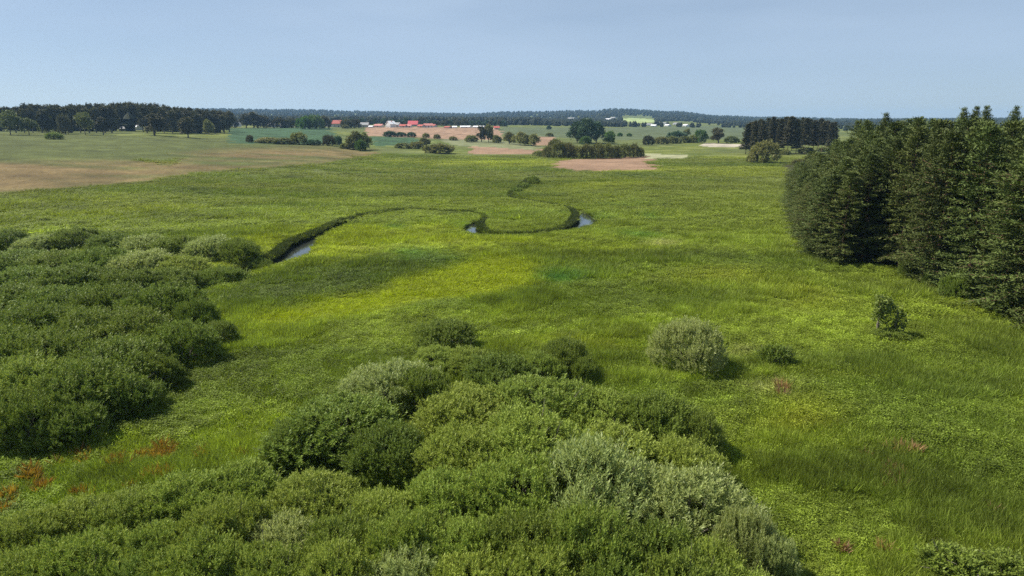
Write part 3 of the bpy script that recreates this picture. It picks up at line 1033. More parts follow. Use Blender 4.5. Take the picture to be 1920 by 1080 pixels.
# lone bushes on the open meadow (by their foot)
shrub(1290, 690, 138, 4.0, 's', 'lone rounded silvery willow on the open meadow', base=True)
shrub(1455, 685, 66, 1.9, 'b', 'small low bush on open grass right of the lone silvery willow', base=True)
shrub(968, 360, 26, 2.4, 'b', 'small dark bush at the near end of the stream bush row', 'bushes along the upper stream', base=True)
shrub(984, 351, 34, 2.9, 'b', 'dark bush in the middle of the stream bush row', 'bushes along the upper stream', base=True)
shrub(1001, 345, 28, 2.9, 'b', 'dark bush at the far end of the stream bush row', 'bushes along the upper stream', base=True)
shrub(888, 414, 26, 1.2, 'b', 'low bush at the stream bend behind the small water gap', base=True)
shrub(1072, 390, 20, 1.0, 'b', 'low bush at the stream above the bright water bend', base=True)
for px, py, w, hh, lb in ((1700, 520, 46, 2.6, 'low bush in front of the pine wood notch'), (1795, 560, 60, 3.2, 'dull green bush at the pine wood edge right of its notch'),
                          (1745, 540, 36, 1.9, 'low bush right of the pine wood notch'), (1880, 590, 60, 3.4, 'bush at the pine wood edge near the right side of the photo')):
    shrub(px, py, w, hh, 'd', lb, 'bushes along the pine wood edge', base=True)

# two saplings with a dark bush at their foot
SAPL = [tree_mesh('sapling_a', 41, 3.6, 0.85, M_SALLOW, bole=.30, leaf=.17, ncl=230), tree_mesh('sapling_b', 42, 3.2, 0.9, M_SALLOW, bole=.10, leaf=.17, ncl=110, shape='cone')]
x, y = at(1645, 632)
plant('sapling', SAPL[0], x, y, 4.5, 2.3, 'taller slim sapling with bare lower trunk on the open meadow')
x, y = at(1676, 634)
plant('sapling', SAPL[1], x, y, 3.4, 2.5, 'shorter bushy sapling right of the slim one on the open meadow')
shrub(1664, 640, 74, 1.3, 'd', 'low dark bush at the foot of the two saplings', base=True)

# -- pine wood on the right
PIN = [pine_mesh('pine_%d' % k, 600 + k, 18.0, rr_, M_PINE, first=fs, crownpow=cp) for k, (rr_, fs, cp) in enumerate([(4.3, .02, .80), (3.9, .03, .9), (4.6, .02, .72), (3.6, .10, .8), (4.2, .02, 1.0)])]
seg = np.diff(PINE_FRONT, axis=0)
slen = np.hypot(seg[:, 0], seg[:, 1])
cum = np.concatenate([[0], np.cumsum(slen)])


def front_point(s):
    k = min(np.searchsorted(cum, s, side='right') - 1, len(seg) - 1)
    k = max(k, 0)
    p = PINE_FRONT[k] + seg[k] * (s - cum[k]) / slen[k]
    n = np.array([-seg[k][1], seg[k][0]]) / slen[k]
    if n[0] < 0:
        n = -n
    return p, n


placed = []
npine = 0
for row, (off, gap) in enumerate(((0.8, 3.0), (4.2, 3.4), (8.0, 3.8), (12.5, 4.4), (17.5, 5.0), (24, 6.0), (32, 7.0))):
    s = random.uniform(0, 1.5)
    while s < cum[-2] + 12 + row * 2:
        p, n = front_point(s)
        q = p + n * (off + random.uniform(-1.1, 1.1)) + np.array([random.uniform(-.6, .6), 0])
        s += gap * random.uniform(.8, 1.25)
        if (q[0] - PINE_FRONT[0][0]) < (q[1] - PINE_FRONT[0][1]) * .36 - .5:
            continue
        if any((q[0] - a) ** 2 + (q[1] - b) ** 2 < 2.2 ** 2 for a, b in placed):
            continue
        # deep notch of shade in the wood's face
        px, py = to_px(q[0], q[1], 0.)
        if row == 0 and 1610 < px < 1680:
            continue
        lft = max(0., (q[0] - PINE_FRONT[0][0]) - (q[1] - PINE_FRONT[0][1]) * .36)
        h = min(11.0 + lft * .75, 19.8 + .015 * off) * random.uniform(.95, 1.05)
        if row == 0:
            h *= .95
        placed.append((q[0], q[1]))
        npine += 1
        if row == 0:
            lb, g = 'dark green pine on the meadow edge of the right hand pine wood', 'front pines of the pine wood'
            if npine == 1:
                lb, g = 'pine at the left tip of the right hand pine wood', None
        elif row < 3:
            lb, g = 'dark green pine just behind the front row of the right hand pine wood', 'second line pines of the pine wood'
        else:
            lb, g = 'dark pine deep in the right hand pine wood with only its top showing', 'inner pines of the pine wood'
        o = plant('pine_tree', random.choice(PIN), q[0], q[1], h, random.uniform(7.8, 10.2) * (.7 + h / 66), lb, 'tree', g)
        if row == 0 and npine > 1:
            in_row('dark green pine on the meadow edge of the pine wood, %s from its left tip', o)
# left side row of the wood, running away from the camera
for fo in (.8, 4.4, 8.4, 13, 18):
    for k in range(19 - int(fo * .6)):
        d = 1.5 + k * 3.5 + fo * .9
        q = PINE_FRONT[0] + np.array([.36 * d + fo + random.uniform(-.5, .9), d + random.uniform(-1, 1)])
        if any((q[0] - a) ** 2 + (q[1] - b) ** 2 < 2.4 ** 2 for a, b in placed):
            continue
        placed.append(tuple(q))
        h = min(10.0 + fo * .72, 19.5) * random.uniform(.93, 1.07)
        if fo < 3:
            plant('pine_tree', random.choice(PIN), q[0], q[1], h, 7.0, 'pine on the left flank of the right hand pine wood', 'tree', 'flank pines of the pine wood')
        else:
            plant('pine_tree', random.choice(PIN), q[0], q[1], h, 7.6, 'dark pine deep in the right hand pine wood with only its top showing', 'tree', 'inner pines of the pine wood')
for px, top, lb in ((1665, 208, 'thin topped pine poking out at the left of the pine wood skyline'), (1812, 198, 'pine poking out above the skyline of the pine wood, left of a pair'),
                    (1832, 196, 'pine poking out above the skyline of the pine wood, left one of a pair'), (1853, 195, 'pine poking out above the skyline of the pine wood, right one of a pair'),
                    (1905, 196, 'tall pine poking out at the right end of the pine wood skyline')):
    d = ray(px, top)
    t = 112.0
    hh = CAM_H + d[2] * t
    plant('pine_tree', PIN[3], d[0] * t, d[1] * t, hh, 4.6, lb, 'tree', 'pines poking out above the pine wood')
# leaning dead trunk by the wood's edge
x, y = at(1856, 566)
v, q = tube([(0, 0, -.2), (.5, 0, 1.6), (1.1, .1, 3.4), (1.35, .1, 4.4)], [.17, .14, .10, .05], 8)
v2, q2 = tube([(.9, .05, 2.8), (.6, .2, 3.5), (.45, .3, 4.0)], [.05, .04, .015], 6)
e = empty('dead_tree', (x - .6, y - 2.0, 0), 0)
tag(e, 'leaning bleached dead trunk at the edge of the pine wood', 'dead tree')
obj('trunk', mesh_np('dead_trunk', v, [q], [M_DEADBARK], smooth=True), e)
obj('branch', mesh_np('dead_branch', v2, [q2], [M_DEADBARK], smooth=True), e)

# -- dark copse
COP = [pine_mesh('copse_%d' % k, 650 + k, 20.0, 3.6, M_COPSE, first=.18 + .06 * k, sprays=4, leaf=1.05, crownpow=.5) for k in range(3)]
for k, (px, py) in enumerate([(1398, 289), (1412, 291), (1428, 289), (1444, 287), (1460, 288), (1476, 289), (1492, 289), (1508, 288), (1524, 287), (1540, 285), (1556, 284),
                              (1405, 283), (1420, 283), (1438, 282), (1452, 282), (1468, 282), (1484, 282), (1500, 281), (1516, 281), (1533, 280), (1548, 279), (1563, 280),
                              (1470, 277), (1440, 277), (1505, 277), (1535, 276)]):
    x, y = at(px, py)
    h = (py - np.interp(px, [1395, 1425, 1480, 1530, 1565], [232, 223, 219, 223, 230])) / F * depth_of(x, y) * random.uniform(.95, 1.05)
    lb = 'dark tall pine of the dense copse behind the round willow'
    g = 'pines of the dark copse'
    if k == 0:
        lb, g = 'leftmost pine of the dark copse', None
    if k == 10:
        lb, g = 'rightmost front pine of the dark copse', None
    o = plant('pine_tree', random.choice(COP), x, y, h, random.uniform(6.5, 8.5), lb, 'tree', g)
    if 0 < k < 10:
        in_row('dark tall pine in the front row of the copse, %s after the leftmost', o)

# -- broadleaf prototypes for the far trees
def lib(mat, s, n=3, H=16., Rr=6., **kw):
    return [tree_mesh('tree_%d_%d' % (s, k), s + k, H, Rr, mat, **kw) for k in range(n)]


T_DARK = lib(M_DARKTREE, 700, 4, 20., 5.5, leaf=1.15, ncl=300, bole=.10)
T_PALE = lib(M_PALETREE, 720, 3, 14., 6.5, leaf=.95, ncl=300, bole=.24)
T_OLIVE = lib(M_OLIVETREE, 740, 3, 10., 4.5, leaf=.85, ncl=280, bole=.06)
T_BRIGHT = lib(M_BRIGHTTREE, 760, 2, 13., 6.5, leaf=1.0, ncl=320, bole=.06)
T_BLUE = lib(M_BLUETREE, 780, 2, 15., 7., leaf=1.1, ncl=320, bole=.06)


def tree_px(libr, px, base, top, w, label, group=None, name='tree'):
    """tree whose foot stands on the land along (px, base)"""
    x, y = at(px, base)
    z = float(base_height(np.array([x]), np.array([y]))[0])
    dep = depth_of(x, y, z)
    h = (base - top) / F * dep * 1.02
    if label.split(',')[0].find('bush') >= 0 or w >= (base - top) * 1.15 or 'scrub' in label or 'mound' in label or 'clump,' in label:
        return plant('shrub', random.choice(FARB[libr[0]['crown'].materials[0].name]), x, y, h, w / F * dep * 1.05, label, 'bush', group)
    return plant(name, random.choice(libr), x, y, h, w / F * dep, label, 'tree', group)


# row of single trees on the hay field's upper edge
for a in [
    (T_PALE, 20, 253, 207, 42, 'pale green tree at the far left end of the field edge row'),
    (T_PALE, 55, 253, 221, 32, 'smaller pale round tree second in the field edge row'),
    (T_PALE, 88, 248, 213, 30, 'pale tree behind the low dark bush on the field edge'),
    (T_DARK, 124, 252, 217, 28, 'grey green tree on a thin trunk right of the low dark bush'),
    (T_PALE, 160, 253, 210, 34, 'two toned pale tree on a pair of thin stems in the field edge row'),
    (T_DARK, 194, 253, 220, 26, 'dull slim tree right of the pale pair stemmed one'),
    (T_DARK, 290, 254, 213, 46, 'broad grey green tree right of the white roofed barn'),
    (T_DARK, 353, 258, 219, 34, 'dark tree standing forward by itself at the right of the row'),
    (T_OLIVE, 392, 252, 222, 24, 'olive tree at the right end of the dark field edge wood'),
]:
    tree_px(*a, group='single trees along the hay field edge')
x, y = at(101, 261)
plant('small_bush', SMALL[0], x, y, 4.0, 9.5, 'low dark bush out on the hay field before the tree row', 'bush')
# dark wood behind it
sky_top = [(0, 197), (40, 198), (58, 191), (80, 196), (140, 195), (200, 194), (240, 193), (285, 192), (310, 197), (350, 201), (380, 203), (410, 206), (440, 210)]
sx_, sy_ = [p[0] for p in sky_top], [p[1] for p in sky_top]
for row, (by, gap) in enumerate(((249, 15), (245.5, 13), (242, 13))):
    px = -40 + row * 5
    while px < 432:
        b = by + max(0, px - 200) * .006
        top = np.interp(px, sx_, sy_) + (6 if row == 0 else 1.5) + random.uniform(-2, 3.5)
        if not (row == 0 and (228 < px < 275 or px < 30)):
            lb = ('dark tree in the front of the skyline wood on the left', 'dark tree in the middle of the skyline wood on the left', 'dark tree at the back of the skyline wood on the left')[row]
            o = tree_px(T_DARK, px, b, top, random.uniform(20, 30), lb, ('front', 'middle', 'back')[row] + ' trees of the left skyline wood')
            if row == 0:
                in_row('dark front tree of the left skyline wood, %s from the left', o)
        px += gap * random.uniform(.8, 1.25)

# hedges and trees of the middle distance
MID = [
    (T_DARK, 430, 240, 219, 26, 'dark tree left of the small white gable in the dark row'), (T_DARK, 462, 240, 213, 24, 'dark tree right of the small white gable in the dark row'),
    (T_DARK, 476, 240, 210, 24, 'tallest dark tree of the row behind the crop field'), (T_DARK, 494, 240, 218, 24, 'dark tree left of the second white gable'),
    (T_DARK, 526, 240, 222, 26, 'low dark tree right of the second white gable'), (T_DARK, 546, 240, 222, 24, 'low dark tree left of the bright green ones'),
    (T_BRIGHT, 572, 242, 219, 28, 'bright green tree, left one of the pair before the village'), (T_BRIGHT, 592, 242, 217, 30, 'bright green tree, right one of the pair before the village'),
    (T_DARK, 607, 241, 219, 22, 'dark round tree touching the bright green pair'), (T_BRIGHT, 632, 231, 218, 14, 'bright tree behind the red roofed house at the village left end'),
    (T_DARK, 650, 240, 224, 20, 'dull tree right of the red house at the village left end'), (T_DARK, 668, 240, 224, 20, 'dull tree left of the long grey house'),
    (T_OLIVE, 505, 268, 258, 40, 'low bush in the hedge below the crop field, left one'), (T_OLIVE, 535, 270, 259, 40, 'low bush in the hedge below the crop field, right one'),
    (T_DARK, 468, 267, 254, 14, 'tiny dark tree left in the hedge below the crop field'),
    (T_OLIVE, 562, 271, 249, 28, 'round dark olive bush at the right part of the crop field hedge'), (T_BLUE, 590, 272, 262, 26, 'low bluish bush between two rounder ones under the crop field'),
    (T_DARK, 618, 273, 254, 24, 'dark purple grey bush at the corner of the mown field'), (T_BLUE, 633, 272, 256, 16, 'bluish bush touching the dark one at the mown field corner'),
    (T_OLIVE, 665, 281, 244, 26, 'large olive willow clump right of the mown field, left half'), (T_OLIVE, 686, 281, 246, 20, 'large olive willow clump right of the mown field, right half'),
    (T_BRIGHT, 676, 283, 262, 18, 'bright green bush at the foot of the large olive clump'), (T_OLIVE, 652, 279, 268, 24, 'low bush left at the foot of the large olive clump'),
    (T_OLIVE, 648, 241, 234, 12, 'small bush on the bare field below the village'), 
    (T_BLUE, 730, 256, 246, 22, 'bluish bush left in the row on the bare field'), (T_BLUE, 752, 256, 248, 20, 'bluish bush in the middle of the row on the bare field'), (T_BLUE, 772, 257, 248, 16, 'bluish bush right in the row on the bare field'),
    (T_OLIVE, 798, 258, 250, 12, 'small reddish bush at the lower edge of the bare field'), (T_OLIVE, 820, 260, 252, 12, 'small dark bush at the lower edge of the bare field'),
    (T_OLIVE, 850, 263, 256, 14, 'small round bush left of the tall olive pair'),
    (T_OLIVE, 757, 278, 268, 26, 'low green bush left in the clump above the valley meadow'), (T_OLIVE, 780, 279, 266, 26, 'low green bush right in the clump above the valley meadow'), (T_OLIVE, 796, 272, 259, 18, 'bush behind the low rounded mound willow'),
    (T_OLIVE, 822, 287, 270, 50, 'broad low mound of willow above the valley meadow'),
    (T_OLIVE, 884, 266, 254, 20, 'bush at the left foot of the tall olive pair'), (T_DARK, 903, 266, 236, 18, 'dull grey tree, left one of the tall pair right of the village'), (T_OLIVE, 916, 266, 231, 20, 'tall olive tree, right one of the tall pair right of the village'),
    (T_OLIVE, 931, 268, 254, 16, 'round bush between the tall olive pair and the olive row'),
    (T_OLIVE, 955, 270, 246, 22, 'first olive tree of the short row before the reed bed'), (T_OLIVE, 975, 272, 245, 24, 'second olive tree of the short row before the reed bed'),
    (T_OLIVE, 985, 273, 250, 18, 'third olive tree of the short row before the reed bed'), (T_OLIVE, 1001, 274, 250, 20, 'last olive tree of the short row before the reed bed'),
    (T_OLIVE, 1031, 256, 249, 12, 'small reddish bush above the small pink reed patch'), (T_BLUE, 1029, 243, 236, 8, 'tiny bluish tree on the far pasture'),
    (T_BLUE, 1082, 268, 228, 34, 'tall dark bluish tree, left half of the big central clump'), (T_BLUE, 1100, 269, 222, 38, 'tallest dark bluish tree of the big central clump'), (T_BLUE, 1118, 268, 228, 32, 'dark bluish tree, right half of the big central clump'),
    (T_BRIGHT, 1097, 271, 256, 18, 'bright green bush under the big central clump'), (T_BRIGHT, 1142, 270, 245, 20, 'bright green round tree right of the big central clump'),
    (T_BRIGHT, 1162, 256, 249, 8, 'tiny green tree on the far pasture, left one'), (T_BRIGHT, 1180, 256, 250, 8, 'tiny green tree on the far pasture, right one'),
    (T_DARK, 1216, 272, 255, 20, 'dark purplish bush left in the far hedge'), (T_OLIVE, 1240, 270, 257, 24, 'olive bush second in the far hedge'), (T_OLIVE, 1262, 269, 256, 24, 'olive bush in the middle of the far hedge'),
    (T_OLIVE, 1284, 268, 256, 24, 'olive bush fourth in the far hedge'), (T_OLIVE, 1300, 268, 254, 20, 'olive bush next to the bright tree in the far hedge'),
    (T_BRIGHT, 1314, 269, 243, 22, 'bright green tree at the right end of the far hedge'), (T_DARK, 1347, 269, 239, 26, 'dark purplish tree alone left of the copse'),
    (T_BLUE, 1268, 262, 246, 30, 'pale bluish bush behind the far hedge'), (T_OLIVE, 1288, 258, 240, 12, 'tan tree behind the far hedge'),
    (T_PALE, 1372, 268, 256, 22, 'low pale bush left of the copse'), (T_PALE, 1510, 288, 277, 26, 'low pale bush in front of the copse right part'), (T_PALE, 1545, 284, 276, 30, 'low pale bush between the copse and the pine wood'),
]
for a in MID:
    tree_px(*a[:4], a[4] * 1.22, *a[5:])
# willow row before the reed bed
for k, (px, b, t, w) in enumerate([(1012, 294, 283, 28), (1028, 296, 275, 26), (1047, 297, 266, 32), (1066, 297, 270, 28), (1082, 297, 275, 26), (1100, 297, 272, 24), (1120, 297, 270, 30),
                                   (1138, 297, 270, 30), (1156, 296, 274, 26), (1172, 296, 271, 26), (1188, 295, 271, 26), (1200, 294, 277, 18), (1060, 281, 268, 24), (1040, 280, 262, 24)]):
    x, y = at(px, b)
    dep = depth_of(x, y)
    names = {0: 'lowest bush at the left end of the willow row behind the reed bed', 2: 'tall rounded willow in the left part of the row behind the reed bed', 7: 'tall rounded willow in the middle of the row behind the reed bed',
             11: 'reddish footed willow at the right end of the row behind the reed bed'}
    plant('willow_shrub', random.choice(FARW), x, y, (b - t) / F * dep * 1.05, w / F * dep * 1.1, names.get(k, 'olive willow in the row behind the pink reed bed'), 'shrub', 'willow row behind the reed bed')
x, y = at(1436, 306)
plant('willow_shrub', FARW[0], x, y, 11.0, 16.5, 'large round pale willow in front of the dark copse', 'shrub')
x, y = at(1412, 305)
plant('willow_shrub', FARW[2], x, y, 4.5, 6.5, 'small bush at the left side of the large round pale willow', 'shrub')
for px, py, h, w, lb in ((1470, 290, 3.4, 10, 'low olive scrub right of the large round willow'), (1500, 309, 2.8, 9, 'low pale scrub between round willow and pine wood'), (1525, 300, 2.6, 10, 'low pale scrub right next to the pine wood flank')):
    x, y = at(px, py)
    plant('willow_shrub', FARW[1], x, y, h, w, lb, 'shrub')
# trees behind the village
for k in range(46):
    px = 600 + k * 7.6 + random.uniform(-3, 3)
    base = np.interp(px, [600, 700, 800, 940], [236, 235.5, 235.5, 238]) + random.uniform(-.6, .3)
    libr = T_BLUE if random.random() < .6 else T_DARK
    tree_px(libr, px, base, base - random.uniform(8, 15), random.uniform(10, 17), 'dark tree in the belt standing behind the village houses', 'tree belt behind the village')


# ------------------------------------------------------------------ village houses
M_WHITE = plain_mat('white_render', (.72, .71, .68), (.62, .61, .58))
M_CREAM = plain_mat('cream_render', (.58, .53, .44))
M_GREYW = plain_mat('grey_render', (.34, .33, .31))
M_RED = plain_mat('red_roof_tile', (.42, .10, .075), (.34, .085, .065), scale=1.2)
M_BRIGHTRED = plain_mat('bright_red_sheet_roof', (.55, .09, .10), (.48, .08, .09), scale=.6)
M_PINKROOF = plain_mat('faded_red_roof_tile', (.46, .19, .16), (.38, .15, .13))
M_GREYROOF = plain_mat('grey_sheet_roof', (.30, .30, .30), (.22, .22, .22))
M_PALEROOF = plain_mat('white_sheet_roof', (.78, .78, .78), (.7, .7, .7))
M_GLASS = plain_mat('dark_window_glass', (.03, .035, .04), rough=.1, spec=.6)
M_FRAME = plain_mat('white_window_frame', (.75, .75, .74))
M_DOOR = plain_mat('brown_door', (.12, .07, .04))


def box_np(x0, x1, y0, y1, z0, z1):
    V = np.array([(x, y, z) for z in (z0, z1) for (x, y) in ((x0, y0), (x1, y0), (x1, y1), (x0, y1))], float)
    Q = np.array([(0, 3, 2, 1), (4, 5, 6, 7), (0, 1, 5, 4), (1, 2, 6, 5), (2, 3, 7, 6), (3, 0, 4, 7)])
    return V, Q


def house(px, base, wpx, hpx, wall, roof, label, turn=None, depth=9., gable_front=False, dormer=False, group='houses of the far village', name='house', nwin=3, flat_roof=.45):
    x, y = at(px, base)
    z = float(base_height(np.array([x]), np.array([y]))[0])
    dep = depth_of(x, y, z)
    w, h = wpx / F * dep, hpx / F * dep
    az = math.atan2(x, y)
    if turn is None:
        turn = -.95 if gable_front else random.choice((-.55, -.25, .1))
    e = empty(name, (x, y, z - .3), -az + turn)
    tag(e, label, 'house' if name == 'house' else name, group)
    hw = h * (1 - flat_roof)
    W2, D2 = w / 2, depth / 2
    if gable_front:
        V = np.array([(-W2, -D2, 0), (W2, -D2, 0), (W2, D2, 0), (-W2, D2, 0), (-W2, -D2, hw), (W2, -D2, hw), (W2, D2, hw), (-W2, D2, hw), (0, -D2, h - .25), (0, D2, h - .25)])
        Fq = [np.array([(0, 1, 5, 4), (1, 2, 6, 5), (2, 3, 7, 6), (3, 0, 4, 7)]), np.array([(4, 5, 8), (6, 7, 9)])]
        o = .5
        rv = []
        for s in (-1, 1):
            sl = (h - hw) / W2
            rv.append(np.array([(s * (W2 + o), -D2 - o, hw - o * sl), (s * (W2 + o), D2 + o, hw - o * sl), (0, D2 + o, h), (0, -D2 - o, h)]))
        RV = np.concatenate(rv + [r + np.array([0, 0, .22]) for r in rv])
    else:
        V = np.array([(-W2, -D2, 0), (W2, -D2, 0), (W2, D2, 0), (-W2, D2, 0), (-W2, -D2, hw), (W2, -D2, hw), (W2, D2, hw), (-W2, D2, hw), (-W2, 0, h - .25), (W2, 0, h - .25)])
        Fq = [np.array([(0, 1, 5, 4), (1, 2, 6, 5), (2, 3, 7, 6), (3, 0, 4, 7)]), np.array([(5, 6, 9), (7, 4, 8)])]
        o = .5
        rv = []
        for s in (-1, 1):
            sl = (h - hw) / D2
            rv.append(np.array([(-W2 - o, s * (D2 + o), hw - o * sl), (W2 + o, s * (D2 + o), hw - o * sl), (W2 + o, 0, h), (-W2 - o, 0, h)]))
        RV = np.concatenate(rv + [r + np.array([0, 0, .22]) for r in rv])
    RQ = []
    for s in (0, 4):
        a, b = s, s + 8
        RQ += [(a, a + 1, a + 2, a + 3), (b + 3, b + 2, b + 1, b)] + [(a + k, b + k, b + (k + 1) % 4, a + (k + 1) % 4) for k in range(4)]
    obj('wall', mesh_np('house_wall', V, Fq, [wall]), e)
    ro = obj('roof', mesh_np('house_roof', RV, [np.array(RQ)], [roof]), e)
    if name == 'house':
        v, q = box_np(w * .18 - .35, w * .18 + .35, -.35, .35, h * .8, h + .7)
        obj('chimney', mesh_np('chimney', v, [q], [M_PINKROOF]), ro)
    for k in range(nwin):
        cx = (k + .5) / nwin * w - W2
        if name == 'house' and k == nwin // 2:
            v, q = box_np(cx - .55, cx + .55, -D2 - .06, -D2 + .05, 0.3, 2.4)
            obj('door', mesh_np('door', v, [q], [M_DOOR]), e)
            if hw < 4.4:
                continue
        for lev in range(2 if hw > 4.6 else 1):
            if k == nwin // 2 and lev == 0 and name == 'house':
                continue
            zb = 1.2 + lev * 2.7
            if zb + 1.3 > hw:
                continue
            v, q = box_np(cx - .65, cx + .65, -D2 - .05, -D2 + .05, zb, zb + 1.3)
            fr = obj('window', mesh_np('window_frame', v, [q], [M_FRAME]), e)
            v, q = box_np(cx - .52, cx + .52, -D2 - .07, -D2 - .04, zb + .13, zb + 1.17)
            obj('pane', mesh_np('window_pane', v, [q], [M_GLASS]), fr)
    return e


house(444, 237.5, 9, 9, M_WHITE, M_GREYROOF, 'white gabled house between dark trees above the crop field', gable_front=True, nwin=2)
house(511, 238.5, 12, 9, M_WHITE, M_GREYROOF, 'white house right of the tall dark trees above the crop field', nwin=2)
house(533, 239.5, 14, 7, M_GREYW, M_GREYROOF, 'grey low house half hidden by trees above the crop field')
house(619, 237.5, 10, 9, M_WHITE, M_RED, 'narrow white house at the left end of the red roofed village', gable_front=True, nwin=2)
house(633, 238.5, 15, 13, M_CREAM, M_RED, 'tall dark red roofed house next to the narrow white one', nwin=2)
house(683, 238.6, 17, 9, M_CREAM, M_GREYROOF, 'long pale house with many windows left of the white shed', nwin=5)
house(696, 239, 7, 3.5, M_WHITE, M_PALEROOF, 'small white shed right of the long pale house', name='shed', nwin=1)
house(711, 238.5, 16, 6, M_CREAM, M_PINKROOF, 'low house with faded red roof left of the big white house')
house(733, 238.8, 15, 12, M_WHITE, M_PALEROOF, 'big white house with pale gable in the middle of the village', gable_front=True, nwin=3)
house(746, 238.6, 9, 9, M_WHITE, M_GREYROOF, 'white wing at the right side of the big white house', nwin=2)
house(756, 239, 11, 6, M_CREAM, M_RED, 'low red roofed house right of the big white house', nwin=2)
house(767, 239, 9, 6, M_WHITE, M_PINKROOF, 'small house with faded red roof left of the bright red barn', nwin=2)
house(775, 236.6, 18, 10, M_GREYW, M_BRIGHTRED, 'barn with a big bright red roof behind the village front row', name='barn', nwin=2, flat_roof=.62)
house(790, 239, 10, 5.5, M_CREAM, M_RED, 'small red roofed house in front of the bright red barn', nwin=2)
house(803, 239, 16, 7.5, M_WHITE, M_PINKROOF, 'white house with faded red roof at the right end of the front row')
house(814, 238.4, 7, 5.5, M_CREAM, M_RED, 'small red roofed house ending the village front row', nwin=1)
house(852, 240, 8, 4, M_WHITE, M_PALEROOF, 'small white shed alone right of the village', name='shed', nwin=1)
house(840, 240.2, 11, 3.6, M_GREYW, M_RED, 'low dark red roof left of the lone white shed', name='shed', nwin=1)
house(868, 239.2, 10, 3.5, M_WHITE, M_PALEROOF, 'white shed, first of two right of the village', name='shed', nwin=1)
house(879, 239.2, 9, 3.5, M_WHITE, M_PALEROOF, 'white shed, second of two right of the village', name='shed', nwin=1)
house(898, 239.8, 20, 4, M_WHITE, M_PALEROOF, 'long white barn behind the tall olive pair', name='barn', nwin=1)
house(931, 242.5, 10, 6, M_CREAM, M_RED, 'small red roofed house right of the tall olive pair', nwin=1)
house(252, 244, 20, 11, M_WHITE, M_PALEROOF, 'white roofed barn showing through the left skyline wood', name='barn', nwin=2, flat_roof=.4, group=None)
house(236, 245, 20, 8, M_GREYW, M_GREYROOF, 'grey roofed barn left of the white roofed one in the skyline wood', name='barn', nwin=2, group=None)
for k, (px, py, w, lb) in enumerate([(1071, 224.5, 12, 'pale building on the far hill left of the big central clump'), (1140, 226, 10, 'pale building on the far hill right of the big central clump'), (1218, 235.5, 10, 'white house low on the far hill, leftmost of a cluster'),
                                     (1226, 237.5, 9, 'white house low on the far hill in front of its cluster'), (1243, 233.5, 12, 'pale house upper in the far hill cluster'), (1252, 237, 8, 'white house right in the far hill cluster'),
                                     (1268, 234, 9, 'white house on the far hill right of the cluster'), (1286, 237, 8, 'white house on the far hill near the dark lone tree'), (1150, 223.5, 9, 'pale building at the left of the hillside clearing')]):
    house(px, py, w, 4.0, M_WHITE, M_PALEROOF if k % 2 else M_GREYROOF, lb, nwin=1, depth=14, group='houses on the far hill')


# ------------------------------------------------------------------ far woods: countless small crowns in one mesh
def far_wood(name, pts, hts, mat, label):
    n = len(pts)
    rng = np.random.default_rng(n)
    P = np.asarray(pts)
    Z = base_height(P[:, 0], P[:, 1])
    ring = 6
    V = []
    hts = np.asarray(hts)
    rad = hts * rng.uniform(.26, .42, n)
    for lev, (f, rf) in enumerate(((0.0, .7), (.38, 1.0), (.72, .72))):
        a = np.arange(ring)[None] / ring * 6.283 + rng.uniform(0, 6.28, (n, 1))
        r = rad[:, None] * rf * rng.uniform(.75, 1.25, (n, ring))
        V.append(np.stack([P[:, :1] + r * np.cos(a), P[:, 1:2] + r * np.sin(a), Z[:, None] - 1 + hts[:, None] * (f + rng.uniform(-.06, .06, (n, ring)))], -1))
    top = np.stack([P[:, 0] + rng.normal(size=n) * .4, P[:, 1], Z - 1 + hts], -1)[:, None]
    A = np.concatenate(V + [top], 1)
    nv = ring * 3 + 1
    q = []
    for lev in range(2):
        for k in range(ring):
            q.append((lev * ring + k, lev * ring + (k + 1) % ring, (lev + 1) * ring + (k + 1) % ring, (lev + 1) * ring + k))
    t = [(2 * ring + k, 2 * ring + (k + 1) % ring, 3 * ring) for k in range(ring)]
    off = (np.arange(n) * nv)[:, None, None]
    Q, T = (np.array(q)[None] + off).reshape(-1, 4), (np.array(t)[None] + off).reshape(-1, 3)
    tone = np.repeat(rng.random(n), nv)
    me = mesh_np(name, A.reshape(-1, 3), [Q, T], [mat], {'tone': tone})
    return tag(obj(name, me), label, None, None, 'stuff')


M_FARWOOD = foliage_mat('far_wood_leaf', (0.017, 0.023, 0.011), (0.033, 0.041, 0.019), trans=.05, rough=.8, hue=0, val=.0)


def scatter_px(x0, x1, d0, d1, n, seed, keep=None):
    rng = np.random.default_rng(seed)
    az = np.arctan((rng.uniform(x0, x1, n) - 960) / F / math.cos(PITCH))
    r = np.sqrt(rng.uniform(d0 ** 2, d1 ** 2, n))
    x, y = r * np.sin(az), r * np.cos(az)
    z = base_height(x, y)
    px, py = to_px(x, y, z)
    m = np.ones(n, bool) if keep is None else keep(x, y, px, py)
    return np.stack([x, y], -1)[m]


def hill_keep(x, y, px, py):
    m = ~in_poly(px, py, POLY['hill_clearing']) & ~in_poly(px, py + 2.5, POLY['hill_clearing'])
    for hx, hy in ((1071, 224.5), (1140, 226), (1218, 235.5), (1226, 237.5), (1243, 233.5), (1252, 237), (1268, 234), (1286, 237), (1150, 223.5)):
        m &= ~((np.abs(px - hx) < 8) & (py > hy - 2) & (py < hy + 4))
    return m & ((fbm(x, y, 260, 3, 77) > .34) | (np.hypot(x, y) > 3300))


